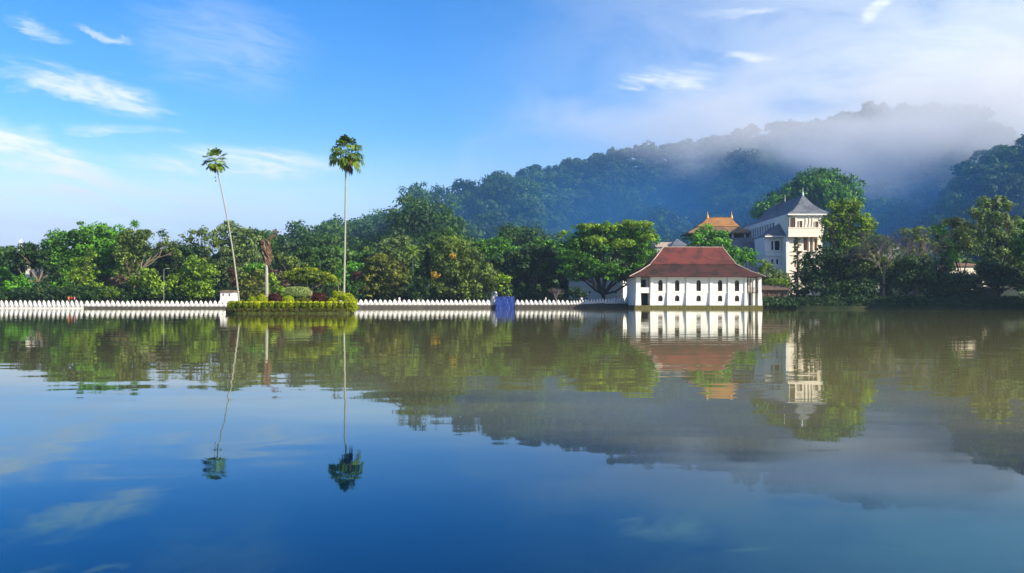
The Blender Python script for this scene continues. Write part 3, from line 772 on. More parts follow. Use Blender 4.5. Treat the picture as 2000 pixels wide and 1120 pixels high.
# ------------------------------------------------------------------ the tall temple museum block
def temple():
    A = 300.0
    X = lambda px, d=A: PX(px, d)
    Z = lambda y, d=A, px=1570: P(px, y, d).z
    root = empty('temple_building', (X(1575), 305, 5.0))
    tag(root, 'tall white temple hall with grey hipped roof and cream balcony above dark trees', 'building')
    xl, xr = X(1541), X(1612); yb = 352.0; zc = Z(459.5); ze = Z(419.0)
    # upper storey: chamfered front end, walls leaning outward towards the eaves
    def foot(g, z): return [(xl - 0.1 - g, A + 2.4 - g * .4, z), (xl + 1.5 - g * .4, A - g, z), (xr - 1.5 + g * .4, A - g, z), (xr + g, A + 2.4 - g * .4, z), (xr + g, yb, z), (xl - 0.1 - g - 1.6, yb, z), (xl - 1.7 - g, A + 7.0, z)]
    mb = MB(); loft(mb, [foot(0.0, zc), foot(0.5, ze)]); mb.build('upper_storey', M['cream'], root)
    # side wall of the long hall, seen in shade, with tall slit windows
    # balcony parapet across the front
    mb = MB(); zp = Z(444.5)
    mb.box(X(1537), X(1606), A - 1.5, A - 0.62, zc + 0.004, zp); mb.box(X(1536), X(1607), A - 1.7, A - 0.6, zc - 0.35, zc); mb.box(X(1536.4), X(1606.6), A - 1.62, A - 0.61, zp + 0.002, zp + 0.25)
    mb.build('balcony_parapet', M['cream'], root)
    def win(x0, x1, y0, y1, yy, nm='window', d=A, mat='window_dark', frame='cream'):
        w = MB(); w.box(x0, x1, yy - 0.10, yy - 0.03, Z(y1, d), Z(y0, d)); o = w.build(nm, M[mat], root)
        f = MB(); t = 0.14; z0, z1 = Z(y1, d), Z(y0, d)
        f.box(x0 - t, x0 - .002, yy - .2, yy - .03, z0 - t, z1 + t); f.box(x1 + .002, x1 + t, yy - .2, yy - .03, z0 - t, z1 + t)
        f.box(x0, x1, yy - .2, yy - .03, z1 + .002, z1 + t); f.box(x0, x1, yy - .2, yy - .03, z0 - t, z0 - .002); f.build('frame', M[frame], o)
    win(X(1541.5), X(1552), 423.5, 443.5, A - 0.5, 'balcony_opening')
    win(X(1560), X(1565.5), 430, 443, A - 0.5); win(X(1590.5), X(1596.5), 431, 444, A - 0.5); win(X(1602), X(1606), 432, 444, A - 0.5)
    for px in (1553.5, 1573, 1580, 1586, 1599.5):
        mb = MB(); mb.box(X(px) - 0.14, X(px) + 0.14, A - 0.62, A - 0.45, zp + 0.26, ze - .1); mb.build('pilaster', M['cream'], root)
    # slit windows along the left side wall
    for i in range(13):
        y = 309.5 + i * 3.2; w = MB(); x = xl - 2.02
        w.frustum([(x - .16, y, zc + 1.2), (x + .3, y, zc + 1.2), (x + .3, y + 1.3, zc + 1.2), (x - .16, y + 1.3, zc + 1.2)], [(x - .36, y, zc + 5.2), (x + .1, y, zc + 5.2), (x + .1, y + 1.3, zc + 5.2), (x - .36, y + 1.3, zc + 5.2)]); w.build('slit_window', M['window_dark'], root)
        p = MB(); p.box(x - 0.55, x + 0.1, y + 1.9, y + 2.4, zc, ze - .05); p.build('pilaster', M['white'], root)
    # side wall skin in white plaster under the long eave
    mb = MB(); mb.frustum([(xl - 1.9, A + 7.2, zc - 2), (xl - 1.4, A + 7.2, zc - 2), (xl - 1.4, yb, zc - 2), (xl - 1.9, yb, zc - 2)],
                          [(xl - 2.32, A + 7.2, ze - .02), (xl - 1.9, A + 7.2, ze - .02), (xl - 1.9, yb, ze - .02), (xl - 2.32, yb, ze - .02)]); mb.build('side_wall', M['white'], root)
    # lower storey, set back under the balcony, with deep openings
    z2 = Z(540); z1 = zc - 0.352
    mb = MB()
    ops = [rect_pts(X(1570), X(1578.5), Z(487), Z(462)), rect_pts(X(1581), X(1586.5), Z(487), Z(462)), rect_pts(X(1590), X(1597.5), Z(487), Z(462)),
           rect_pts(X(1551), X(1556), Z(486), Z(468)), rect_pts(X(1552), X(1556), Z(520), Z(506)), rect_pts(X(1570), X(1577), Z(525), Z(505)), rect_pts(X(1586), X(1594), Z(525), Z(505))]
    panel(mb, rect_pts(X(1540), X(1604), z2, z1), ops, A + 0.4, A + 1.4)
    mb.box(X(1540) - 1.0, X(1540), A + 0.8, yb, z2, z1); mb.box(X(1604), X(1604) + .6, A + .8, yb, z2, z1)
    mb.box(X(1540), X(1604), A + 3.0, A + 3.3, z2, z1 - .1)
    mb.build('lower_storey', M['cream'], root)
    mb = MB(); mb.box(X(1541), X(1603), A + 2.9, A + 2.99, z2, z1 - .1); mb.build('loggia_shadow_wall', M['ochre'], root)
    mb = MB(); mb.box(X(1539), X(1605), A + .1, A + .38, Z(497), Z(493)); mb.box(X(1539), X(1605), A + .1, A + .38, Z(490), Z(487.5)); mb.build('string_course', M['cream'], root)
    for px in (1579.8, 1588.5): mb = MB(); mb.tube([(X(px), A + .1, Z(487)), (X(px), A + .1, z1)], 0.3, 10); mb.build('column', M['cream'], root)
    mb = MB(); mb.frustum([(X(1536), A + .2, z2), (X(1541), A + .2, z2), (X(1541), A + 1.2, z2), (X(1536), A + 1.2, z2)],
                          [(X(1534.5), A - .2, z1), (X(1541), A - .2, z1), (X(1541), A + 1.2, z1), (X(1534.5), A + 1.2, z1)]); mb.build('corner_pier', M['white'], root)
    mb = MB(); mb.box(X(1538), X(1620), A - 2, yb, 1.0, z2 - .004); mb.build('basement', M['cream'], root)
    # great roof
    e0, e1 = X(1536.5), X(1623.5); zr = Z(379.5, 306); xm = X(1566.5, 306) + .2
    q = lambda a, c, t: a + (c - a) * t
    y0, y1 = A - 1.4, yb + 2
    mb = MB(); loft(mb, [ring(e0, e1, y0, y1, ze + .02), ring(e0, e1, y0, y1, ze + .5),
                        ring(q(e0, xm, .38), q(e1, xm, .38), q(y0, A + 6, .38), q(y1, yb - 5, .38), q(ze + .5, zr, .24)),
                        ring(q(e0, xm, .66), q(e1, xm, .66), q(y0, A + 6, .66), q(y1, yb - 5, .66), q(ze + .5, zr, .52)),
                        ring(xm - .12, xm + .12, A + 6, yb - 5, zr)])
    mb.build('roof', M['tile_grey'], root)
    mb = MB(); mb.box(e0 - .08, e1 + .08, y0 - .08, y0 - .004, ze - .05, ze + .42); mb.box(e0 - .08, e0 - .004, y0, y1, ze - .05, ze + .42); mb.build('eave_board', M['white'], root)
    mb = MB(); mb.tube([(xm, A + 6, zr - .1), (xm, A + 6, zr + .5), (xm, A + 6, zr + 1.1), (xm, A + 6, zr + 2.6)], [.34, .3, .1, .03], 8); mb.build('finial', M['metal_white'], root)
    mb = MB(); mb.tube([(xm, A + 26, zr - .1), (xm, A + 26, zr + 2.4)], [.12, .04], 6); mb.build('roof_spike', M['metal_white'], root)
    # white wing on the lake side, under its own swept roof
    W = 304.0; ww0, ww1 = PX(1498, W), PX(1538.5, W); zwt = P(1515, 464, W).z; zwb = P(1515, 540, W).z
    ZW = lambda y: P(1515, y, W).z
    XW = lambda px: PX(px, W)
    ops = [rect_pts(XW(a), XW(c), ZW(487), ZW(469)) for a, c in ((1506.3, 1510.3), (1513, 1523), (1525.7, 1530))] + \
          [rect_pts(XW(a), XW(c), ZW(514), ZW(504.5)) for a, c in ((1506.3, 1510), (1516, 1520), (1526, 1530))]
    mb = MB(); panel(mb, rect_pts(ww0, ww1, zwb, zwt + .6), ops, W, W + .5)
    mb.frustum([(ww0, W + .502, zwb), (ww0 + .5, W + .502, zwb), (ww0 + .5, W + 12, zwb), (ww0, W + 12, zwb)],
               [(ww0 - 1.1, W + .502, zwt + .6), (ww0 + .5, W + .502, zwt + .6), (ww0 + .5, W + 12, zwt + .6), (ww0 - 1.1, W + 12, zwt + .6)])
    mb.frustum([(ww0 - .01, W - .004, zwb), (ww0 + .3, W - .004, zwb), (ww0 + .3, W + .5, zwb), (ww0 - .01, W + .5, zwb)],
               [(ww0 - 1.1, W - .004, zwt + .6), (ww0 + .3, W - .004, zwt + .6), (ww0 + .3, W + .5, zwt + .6), (ww0 - 1.1, W + .5, zwt + .6)])
    mb.build('wing_wall', M['white'], root)
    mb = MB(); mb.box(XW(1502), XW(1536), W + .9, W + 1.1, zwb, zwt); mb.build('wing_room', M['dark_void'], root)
    mb = MB(); mb.box(ww0 - .5, ww1, W - .35, W - .006, ZW(499), ZW(496.5)); mb.box(ww0 - .3, ww1, W - .22, W - .006, ZW(490), ZW(488.5)); mb.build('wing_ledge', M['white'], root)
    a0, a1 = PX(1491.5, W), PX(1540.5, W); zz = P(1515, 461.5, W).z; za = P(1524, 423, 309).z; xa = PX(1527, 309)
    mb = MB(); loft(mb, [ring(a0, a1, W - 1.6, W + 14, zz), ring(a0, a1, W - 1.6, W + 14, zz + .35),
                        ring(q(a0, xa, .34), a1 - .2, W - .6, W + 12, q(zz, za, .24)), ring(q(a0, xa, .68), a1 - .4, W + 1.2, W + 10, q(zz, za, .6)), ring(xa - .1, xa + 1.2, W + 2.6, W + 8, za)])
    mb.build('wing_roof', M['tile_grey'], root)
    mb = MB(); mb.box(a0 - .05, a1, W - 1.72, W - 1.604, zz - .08, zz + .3); mb.build('wing_eave_board', M['white'], root)
temple()

def gold_shrine():
    D = 338.0; X = lambda px, d=D: PX(px, d); Z = lambda y, d=D, px=1410: P(px, y, d).z
    root = empty('shrine_hall', (X(1410), D, 4)); tag(root, 'shrine pavilion with a golden two slope roof and pale finials behind the bright green tree', 'building')
    q = lambda a, c, t: a + (c - a) * t
    e0, e1 = X(1344), X(1470); m0, m1 = X(1366), X(1447); t0, t1 = PX(1382, D + 7), PX(1429, D + 7)
    ze, zm, zt = Z(454.5), Z(441.5, D + 3), Z(424, D + 7)
    mb = MB(); loft(mb, [ring(e0, e1, D, D + 15, ze), ring(e0, e1, D, D + 15, ze + .4), ring(m0, m1, D + 3, D + 12, zm)]); mb.build('lower_roof', M['tile_brown'], root)
    mb = MB(); loft(mb, [ring(m0 - .2, m1 + .2, D + 2.8, D + 12.2, zm + .004), ring(m0 - .2, m1 + .2, D + 2.8, D + 12.2, zm + .25), ring(q(m0, t0, .5), q(m1, t1, .5), D + 5, D + 10, q(zm, zt, .45)), ring(t0, t1, D + 7, D + 7.4, zt)]); mb.build('golden_roof', M['tile_gold'], root)
    mb = MB(); mb.box(t0, t1, D + 7.1, D + 7.3, zt - .1, zt + .28)
    mb.build('ridge_beam', M['timber'], root)
    for xx in (t0, t1):
        mb = MB(); mb.tube([(xx, D + 7.2, zt - .2), (xx, D + 7.2, zt + .6), (xx, D + 7.2, zt + 1.2), (xx, D + 7.2, zt + 2.3)], [.5, .35, .14, .04], 8); mb.build('finial', M['gold'], root)
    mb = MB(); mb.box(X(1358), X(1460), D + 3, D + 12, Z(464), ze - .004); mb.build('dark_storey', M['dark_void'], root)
    for px in (1365, 1388, 1410, 1433, 1457):
        mb = MB(); mb.box(X(px) - .3, X(px) + .3, D + 1.6, D + 2.2, Z(463.5), ze - .004); mb.build('column', M['white'], root)
    mb = MB(); mb.box(X(1352), X(1466), D + 1.2, D + 13, Z(465.5), Z(464) - .004); mb.build('terrace_slab', M['white'], root)
    mb = MB(); mb.box(X(1356), X(1464), D + 2, D + 12.6, 2, Z(465.5) - .004); mb.build('wall', M['white'], root)
gold_shrine()

def simple_house(name, label, x0, x1, ybase, yeave, ytop, d, depth, wall, roof, wins=(), hip=0.35, over=0.6, cat='building', door=None, gable=False):
    root = empty(name, (PX((x0 + x1) / 2, d), d, max(0.8, P(x0, ybase, d).z))); tag(root, label, cat)
    X0, X1 = PX(x0, d), PX(x1, d); zb = P((x0 + x1) / 2, ybase, d).z; ze = P((x0 + x1) / 2, yeave, d).z; zt = P((x0 + x1) / 2, ytop, d + depth / 2).z
    ops = [rect_pts(PX(a, d), PX(c, d), P(a, e, d).z, P(a, f, d).z) for a, c, f, e in wins]
    mb = MB(); panel(mb, rect_pts(X0, X1, zb - 1.5, ze), ops, d, d + .3)
    mb.box(X0, X0 + .3, d + .302, d + depth, zb - 1.5, ze); mb.box(X1 - .3, X1, d + .302, d + depth, zb - 1.5, ze); mb.box(X0 + .3, X1 - .3, d + depth - .3, d + depth, zb - 1.5, ze)
    mb.build('wall', M[wall], root)
    for o in ops:
        w = MB(); xs = [p[0] for p in o]; zs = [p[1] for p in o]; w.box(min(xs), max(xs), d + .15, d + .22, min(zs), max(zs)); w.build('window', M['window_dark'], root)
    mb = MB(); h = (X1 - X0) * hip * (0 if gable else 1)
    loft(mb, [ring(X0 - over, X1 + over, d - over, d + depth + over, ze + .003), ring(X0 - over, X1 + over, d - over, d + depth + over, ze + .2), ring(X0 + h - (over if gable else 0), X1 - h + (over if gable else 0), d + depth / 2 - .1, d + depth / 2 + .1, max(zt, ze + .5))])
    mb.build('roof', M[roof], root)
    return root
simple_house('shrine_hall', 'long slate roofed hall in blue shade below the golden roofed shrine', 1425, 1494, 520, 504, 463, 322, 16, 'white', 'tile_grey', [(1450, 1456, 507, 514), (1466, 1472, 507, 514)], hip=0.1, over=1.0)
simple_house('lakeside_pavilion', 'small brown thatched pavilion with timber walls just right of the white bathing house', 1488, 1538, 585, 565, 555.5, 240, 7, 'timber', 'thatch', [(1492, 1500, 570, 580), (1504, 1519, 569, 581), (1523, 1530, 570, 580)], hip=0.16, over=0.9)
simple_house('pale_house', 'pale grey roofed building peeping over the red tiled roof beside the rain tree', 1283, 1318, 500, 482, 472.5, 300, 12, 'white', 'metal_white' if False else 'ridge_cap', (), hip=0.0)
simple_house('gable_house', 'house with dark blue gabled roof showing just over the red tiled roof', 1312, 1345, 500, 484, 465, 296, 12, 'white', 'tile_grey', (), hip=0.5, over=.8)
def white_block():
    a, c = P(1111, 540, 268), P(1217, 540, 257); u = (c - a); u.z = 0; L = u.length; u.normalize(); nrm = Vector((u.y, -u.x, 0))    # face turned to the left, away from the sun
    z0, z1 = 0.8, P(1160, 545, 262).z; root = empty('white_block', ((a.x + c.x) / 2, (a.y + c.y) / 2, 1.2)); tag(root, 'white retaining block with horizontal mouldings in blue shade behind the spreading rain tree', 'building')
    def quadbox(mb, s0, s1, o0, o1, za, zb):
        q = [a + u * s0 + nrm * o0, a + u * s1 + nrm * o0, a + u * s1 + nrm * o1, a + u * s0 + nrm * o1]
        mb.frustum([(p.x, p.y, za) for p in q], [(p.x, p.y, zb) for p in q])
    mb = MB(); quadbox(mb, 0, L, 0, -8, z0, z1); mb.build('wall', M['white'], root)
    for k in range(5):
        z = z0 + (z1 - z0) * (.18 + .19 * k); mb = MB(); quadbox(mb, -.1, L + .1, .18, .004, z, z + .22); mb.build('moulding', M['white'], root)
    mb = MB(); quadbox(mb, -.3, L + .3, .4, -8.3, z1 + .003, z1 + .35); mb.build('coping', M['white'], root)
    for k in range(4):
        mb = MB(); quadbox(mb, L * (.14 + .24 * k), L * (.14 + .24 * k) + .5, .06, .003, z0 + (z1 - z0) * .45, z0 + (z1 - z0) * .53); mb.build('vent', M['dark_void'], root)
    # stepped sunlit gable at the left end
    mb = MB(); quadbox(mb, .2, 2.2, -1, -3, z1 + .354, z1 + 1.6); quadbox(mb, .7, 1.7, -1.3, -2.7, z1 + 1.604, z1 + 2.5); mb.build('belfry', M['cream'], root)
white_block()
simple_house('pale_office_block', 'pale flat fronted block half hidden behind the leafless tree', 1692, 1758, 560, 476, 471, 350, 14, 'stucco_grey', 'stucco_grey', [(1698, 1704, 476, 484), (1712, 1718, 476, 484), (1726, 1732, 476, 484), (1740, 1746, 476, 484), (1698, 1704, 500, 508), (1726, 1732, 500, 508)], hip=0.03, over=.4)
simple_house('cream_cottage', 'small cream cottage with two dark windows behind the dark shore trees', 1856, 1928, 560, 517, 511, 290, 10, 'cream', 'tile_brown', [(1863, 1867, 517, 524), (1905, 1910, 515, 524)], hip=0.3)
simple_house('green_shed', 'low dark green shed on the dim bank under the tall trees', 1922, 1990, 592, 561, 556, 244, 6, 'shed_green', 'stone_dark', (), hip=0.02, over=.2)
simple_house('white_house', 'small bright white house over the lake wall left of the island', 430, 455, 592, 573, 569.5, 209, 5, 'white', 'tile_brown', [(434, 437, 576, 581), (446, 449, 576, 581)], hip=0.2, over=.3)
simple_house('peach_house', 'tall peach coloured house glimpsed between the dark tree and the round green tree', 50, 93, 592, 516, 508, 252, 9, 'cream', 'tile_brown', [(58, 63, 535, 545), (72, 77, 535, 545), (84, 88, 535, 545), (84, 88, 560, 572)], hip=0.3)

def tower():
    d = 300; root = empty('radio_tower', (PX(42, d), d, 4)); tag(root, 'slim white mast rising above the dark tree at the far left', 'mast')
    x = PX(42, d); mb = MB(); mb.box(x - 1, x + 1, d - 1, d + 1, 2, P(42, 512, d).z); mb.box(x - .8, x + .8, d - .8, d + .8, P(42, 512, d).z, P(42, 488, d).z)
    mb.build('shaft', M['metal_white'], root)
    mb = MB(); mb.tube([(x, d, P(42, 488, d).z), (x, d, P(42, 470, d).z)], [.35, .08], 6)
    for k in range(4):
        z = P(42, 486 - k * 3.4, d).z
        mb.box(x - .8, x - .4, d - .1, d + .1, z, z + .5)
    mb.build('antenna', M['metal_white'], root)
tower()

def dome():
    d = 243; s = d / F; root = empty('dome_shrine', (PX(965, d), d, 1)); tag(root, 'little white bell shaped shrine glowing beside the blue tarpaulin', 'shrine')
    x = PX(965, d); zb = P(965, 588, d).z; zt = P(965, 566, d).z; mb = MB()
    prof = [(1.0, zb - 1.5), (1.0, zb + .4), (.92, zb + .9), (.95, zb + 1.3), (.86, zb + 1.9), (.62, zb + 2.4), (.28, zb + 2.7), (.14, zb + 2.9), (.03, zt + .3)]
    rings = [[(x + r * math.cos(t), d + r * math.sin(t), z) for t in [2 * math.pi * k / 16 for k in range(16)]] for r, z in prof]
    loft(mb, rings); mb.build('body', M['white'], root, smooth=False)
    mb = MB(); mb.box(x - 1.3, x + 1.3, d - 1.3, d + 1.3, zb - 1.2, zb + .1); mb.build('base', M['cream'], root)
dome()

# ------------------------------------------------------------------ the cloud-crested lake wall
def wall_run(name, label, pts, zlo, zhi, step, base_mat=True, tip=0.5, thick=0.34, zlo_end=None, zhi_end=None, footing=True):
    """scalloped parapet along a polyline, with lamp niches cut through; group of equal crests"""
    o = [(0, 0), (1, 0), (1, .36), (.94, .40), (.90, .52), (.84, .67), (.74, .80), (.62, .90), (.5, 1.0), (.38, .90), (.26, .80), (.16, .67), (.10, .52), (.06, .40), (0, .36)]
    holes = [[(.44, .16), (.56, .16), (.56, .27), (.50, .34), (.44, .27)], [(.48, .50), (.52, .50), (.50, .58)]]
    holes = [holes[0]]
    h2 = [(.02, .14), (.08, .14), (.05, .26)], [(.92, .14), (.98, .14), (.95, .26)]
    p2, tris, lps = holed(o, holes + list(h2)); p2 = np.array(p2)
    P3 = [Vector((a, c, 0)) for a, c in pts]; L = [0]
    for a, c in zip(P3, P3[1:]): L.append(L[-1] + (c - a).length)
    n = max(1, round(L[-1] / step)); st = L[-1] / n
    def at(s):
        for i in range(len(P3) - 1):
            if s <= L[i + 1] + 1e-6 or i == len(P3) - 2:
                t = (s - L[i]) / (L[i + 1] - L[i]); return P3[i].lerp(P3[i + 1], t)
    Vt, Fc = [], []; off = 0; m = len(p2)
    for k in range(n):
        a, c = at(k * st), at((k + 1) * st); dv = (c - a); nr = Vector((dv.y, -dv.x, 0)).normalized() * thick / 2
        f = (k + .5) / n; zl = zlo if zlo_end is None else zlo + (zlo_end - zlo) * f; zh = zhi if zhi_end is None else zhi + (zhi_end - zhi) * f
        jh = float(rng.uniform(-.055, .055))
        for sg in (1, -1):
            for (u, w) in p2:
                p = a + dv * (0.003 + u * .994) + nr * sg; Vt.append((p.x, p.y, zl + (zh - zl) * w * (1 + jh * (w > .4))))
        for t in tris: Fc.append([off + i for i in t]); Fc.append([off + m + i for i in t[::-1]])
        for lp in lps:
            for i in range(len(lp)):
                x, y = lp[i], lp[(i + 1) % len(lp)]; Fc.append([off + x, off + y, off + m + y]); Fc.append([off + x, off + m + y, off + m + x])
        off += 2 * m
    mid = at(L[-1] / 2); root = empty(name, (mid.x, mid.y, zlo)); tag(root, label, 'wall', 'scalloped white lake walls')
    link('parapet', mesh_np('parapet', Vt, Fc), root, M['white_wall'])
    if footing:
        mb = MB()
        for a, c in zip(P3, P3[1:]):
            nr = Vector(((c - a).y, -(c - a).x, 0)).normalized() * (thick / 2 + .12)
            zz = zlo - .004; q = [a + nr, c + nr, c - nr, a - nr]
            zq = [zz, zz if zlo_end is None else zlo_end - .004]
            mb.frustum([(v.x, v.y, -1.5) for v in q], [(q[0].x, q[0].y, zz), (q[1].x, q[1].y, zq[1]), (q[2].x, q[2].y, zq[1]), (q[3].x, q[3].y, zz)])
        mb.build('footing', M['stone_dark'] if base_mat else M['white_wall'], root)
    return root
def wp(px, d): return (PX(px, d), d)
wall_run('lake_wall', 'stretch of scalloped white wall at far left coming straight down into the water', [wp(-190, 188), wp(0, 190.5), wp(163, 192.5)], 0.22, 1.72, 0.93, False)
wall_run('lake_wall', 'scalloped white wall on a dark stone footing running to the left side of the garden island', [wp(165, 192.8), wp(300, 197), wp(470, 204)], 0.42, 1.72, 0.98)
wall_run('lake_wall', 'scalloped white wall between the garden island and the blue tarpaulin', [wp(640, 221), wp(697, 223), wp(830, 230), wp(966, 236)], 0.72, 2.16, 1.2)
wall_run('lake_wall', 'scalloped white wall just right of the blue tarpaulin', [wp(1006, 237.3), wp(1060, 238), wp(1112, 238.5)], 0.80, 2.20, 1.2)
wall_run('lake_wall', 'scalloped white wall below the spreading rain tree, stepping up towards the bathing house', [wp(1112.5, 238.6), wp(1180, 239.5), wp(1237, 240)], 0.85, 2.0, 0.75, zlo_end=1.35, zhi_end=3.1)

def tarp():
    reseed('tarp')
    d = 236.2; root = empty('tarpaulin_booth', (PX(986, d), d, 0)); tag(root, 'square booth wrapped in creased blue tarpaulin standing at the lake wall', 'tarpaulin')
    x0, x1 = PX(967.5, d), PX(1005, d); zt = P(986, 580.5, d).z; n = 18
    mb = MB(); V = [[None] * (n + 1) for _ in range(9)]
    for j in range(9):
        for i in range(n + 1):
            z = -.4 + (zt + .4) * j / 8 + (0.08 * math.sin(i * 1.3) if j == 8 else 0)
            V[j][i] = mb.bm.verts.new((x0 + (x1 - x0) * i / n, d - 1.6 + .04 * math.sin(i * .9 + j * .6) + float(rng.normal()) * .05, z))
    for j in range(8):
        for i in range(n): mb.bm.faces.new((V[j][i], V[j][i + 1], V[j + 1][i + 1], V[j + 1][i]))
    top = [V[8][i] for i in range(n + 1)]; bk = [mb.bm.verts.new((v.co.x, d + 1.4, v.co.z + .15)) for v in top]; bt = [mb.bm.verts.new((v.co.x, d + 1.4, -.4)) for v in top]
    for i in range(n): mb.bm.faces.new((top[i], top[i + 1], bk[i + 1], bk[i])); mb.bm.faces.new((bk[i], bk[i + 1], bt[i + 1], bt[i]))
    mb.bm.faces.new([V[j][0] for j in range(9)] + [bk[0], bt[0]]); mb.bm.faces.new([V[j][n] for j in range(9)] + [bk[n], bt[n]])
    mb.build('tarpaulin', M['tarp'], root)
    for x in (x0 + .05, x1 - .05):
        for y in (d - 1.35, d + 1.3): mb = MB(); mb.tube([(x, y, -1.4), (x, y, zt)], .06, 6); mb.build('pole', M['timber'], root)
tarp()

# ------------------------------------------------------------------ trees along the shore (photo columns and rows, at their own distances)
def shore_trees():
    T = tree
    # --- left shore
    T('dim tree cut off by the left edge, darker than the bush beside it', 228, 8, [(-8, 545, 22, 22), (10, 560, 20, 26), (-25, 520, 22, 16)], 'leaf_green', puff=1.3)
    T('bright green bushy tree at far left behind the lake wall', 212, 38, [(36, 568, 24, 22), (52, 560, 16, 20), (22, 574, 18, 16), (8, 582, 18, 12)], 'leaf_vivid', puff=1.0, card=.45, low=.8)
    T('dark tree with a pale bare trunk forking in front of the peach house', 218, 74, [(40, 500, 24, 14), (62, 492, 22, 15), (32, 520, 22, 12), (84, 512, 22, 20), (98, 540, 16, 22), (66, 520, 20, 14)], 'leaf_dark', 'bark_pale', puff=1.1, card=.5, tr=.42, fork=.62, cover=.9, lean=(74, 556))
    T('big rounded deep green tree, its dome second highest at the left', 236, 128, [(122, 484, 36, 32), (102, 515, 26, 34), (130, 535, 36, 38), (95, 560, 20, 22), (150, 468, 24, 22)], 'leaf_green', puff=1.5, tr=.5)
    T('largest domed vivid green tree rising highest at the left', 242, 195, [(190, 468, 42, 28), (165, 480, 30, 28), (222, 478, 34, 30), (195, 505, 44, 36), (230, 520, 34, 40)], 'leaf_vivid', puff=1.5, tr=.6)
    T('yellow green leafy tree standing in front of the domed tree', 216, 160, [(158, 520, 18, 22), (150, 548, 24, 24), (172, 545, 20, 26), (185, 572, 16, 16), (155, 574, 26, 16), (132, 575, 18, 14), (178, 500, 12, 10)], 'leaf_yellow', puff=1.0, card=.45, low=.8, cover=.85)
    T('low deep green tree filling the gap at the foot of the domed tree', 226, 112, [(112, 572, 22, 18), (94, 580, 16, 12), (128, 560, 14, 20)], 'leaf_green', puff=1.1, low=.8)
    T('olive tree with a spreading sunlit top beside the lone feather palm', 234, 262, [(262, 470, 26, 20), (275, 490, 22, 20), (245, 485, 20, 24), (250, 520, 24, 30), (238, 550, 22, 26), (282, 465, 12, 12)], 'leaf_olive', puff=1.3, tr=.42)
    T('thin leaning tree with pale twisting limbs and light airy leaves', 218, 255, [(318, 468, 14, 11), (305, 490, 20, 14), (330, 482, 16, 14), (290, 500, 16, 12), (345, 500, 14, 12)], 'leaf_olive', 'bark_pale', puff=1.0, card=.45, tr=.34, cover=.6, lean=(275, 530), fill=.3)
    T('rusty leaved small tree low under the olive tree', 213, 232, [(232, 552, 15, 9), (222, 556, 10, 7)], 'leaf_brown', puff=.8, card=.4, tr=.14)
    T('bright low green tree right of the rusty leaved tree', 212, 276, [(276, 560, 20, 20), (292, 548, 18, 20), (268, 578, 14, 12), (300, 568, 18, 16), (282, 536, 12, 10)], 'leaf_yellow', puff=1.0, card=.45, low=.7)
    T('yellowish low shrub leaning over the wall right of the rusty tree', 208, 214, [(212, 574, 14, 10), (202, 580, 12, 8), (224, 576, 10, 10)], 'leaf_yellow', puff=.9, card=.42, low=.8, tr=.15)
    T('dark green crown filling between the leaning tree and the olive clump', 246, 350, [(345, 492, 24, 16), (325, 510, 26, 22), (372, 500, 22, 20), (340, 535, 30, 30)], 'leaf_dark', puff=1.4)
    T('broad yellow green tree low behind the lake wall with a domed top', 214, 375, [(382, 520, 20, 18), (362, 545, 28, 20), (398, 540, 26, 24), (350, 568, 26, 20), (385, 570, 30, 18), (406, 562, 16, 16), (340, 552, 14, 14)], 'leaf_yellow', puff=1.1, card=.48, low=.8, cover=.9)
    T('feathery grey green tree with a flat layered top against the sky', 252, 395, [(382, 466, 26, 13), (402, 460, 20, 13), (372, 480, 18, 10), (412, 482, 20, 20), (392, 500, 26, 18)], 'leaf_olive', 'bark_dark', puff=1.1, card=.5, cover=.6, fill=.3)
    T('tall soft grey green tree behind the leaning tall palm', 262, 455, [(450, 456, 30, 20), (475, 468, 26, 22), (432, 480, 24, 26), (462, 500, 36, 32), (488, 500, 24, 34), (440, 530, 30, 30), (480, 545, 30, 34)], 'leaf_pale', puff=1.3, card=.5, tr=.5, cover=.85, fill=.7)
    T('deep green rounded crown peeping over the ridge beside the grey green tree', 300, 506, [(505, 470, 24, 20), (520, 490, 22, 22), (492, 485, 16, 18)], 'leaf_forest', puff=1.5, card=.7)
    T('reddish brown small tree hanging beside the leaning palm stem', 214, 456, [(453, 540, 9, 13), (458, 556, 9, 10), (448, 532, 7, 7)], 'leaf_red', puff=.7, card=.38, tr=.12, cover=.8)
    T('small domed blue green tree left of the dead palm', 225, 500, [(502, 528, 15, 12), (488, 540, 14, 14), (508, 545, 14, 14)], 'leaf_green', puff=1.0, card=.45)
    T('mottled orange and green tree left of the dead palm, above the hedge', 216, 490, [(486, 562, 18, 22), (505, 552, 14, 20), (478, 580, 14, 14), (512, 574, 14, 14)], 'leaf_rust', puff=.9, card=.42, low=.8)
    T('green tree with a yellow tinge right of the dead palm', 219, 540, [(540, 570, 14, 20), (532, 554, 12, 16), (550, 580, 14, 12)], 'leaf_yellow', puff=.9, card=.42, low=.8, cover=.9)
    T('small tree with pinkish brown leaves right of the dead palm', 226, 548, [(545, 543, 12, 12), (556, 550, 12, 14), (533, 536, 9, 8)], 'leaf_brown', puff=.8, card=.42, cover=.8)
    T('dark shrubby tree behind the flat topped island tree', 232, 585, [(560, 560, 24, 26), (590, 548, 24, 24), (620, 560, 26, 24), (575, 580, 26, 16), (610, 585, 26, 14)], 'leaf_dark', puff=1.2, low=.8)
    T('green tree behind the island with its crown just over the flat topped tree', 250, 570, [(560, 520, 22, 18), (580, 525, 20, 16), (545, 510, 16, 14)], 'leaf_olive', puff=1.2)
    T('light green tree with a bright top between the palms and the tall palm stem', 270, 612, [(600, 500, 20, 14), (622, 505, 18, 14), (640, 500, 16, 14), (610, 525, 26, 20), (650, 530, 22, 22)], 'leaf_forest', puff=1.4, card=.6)
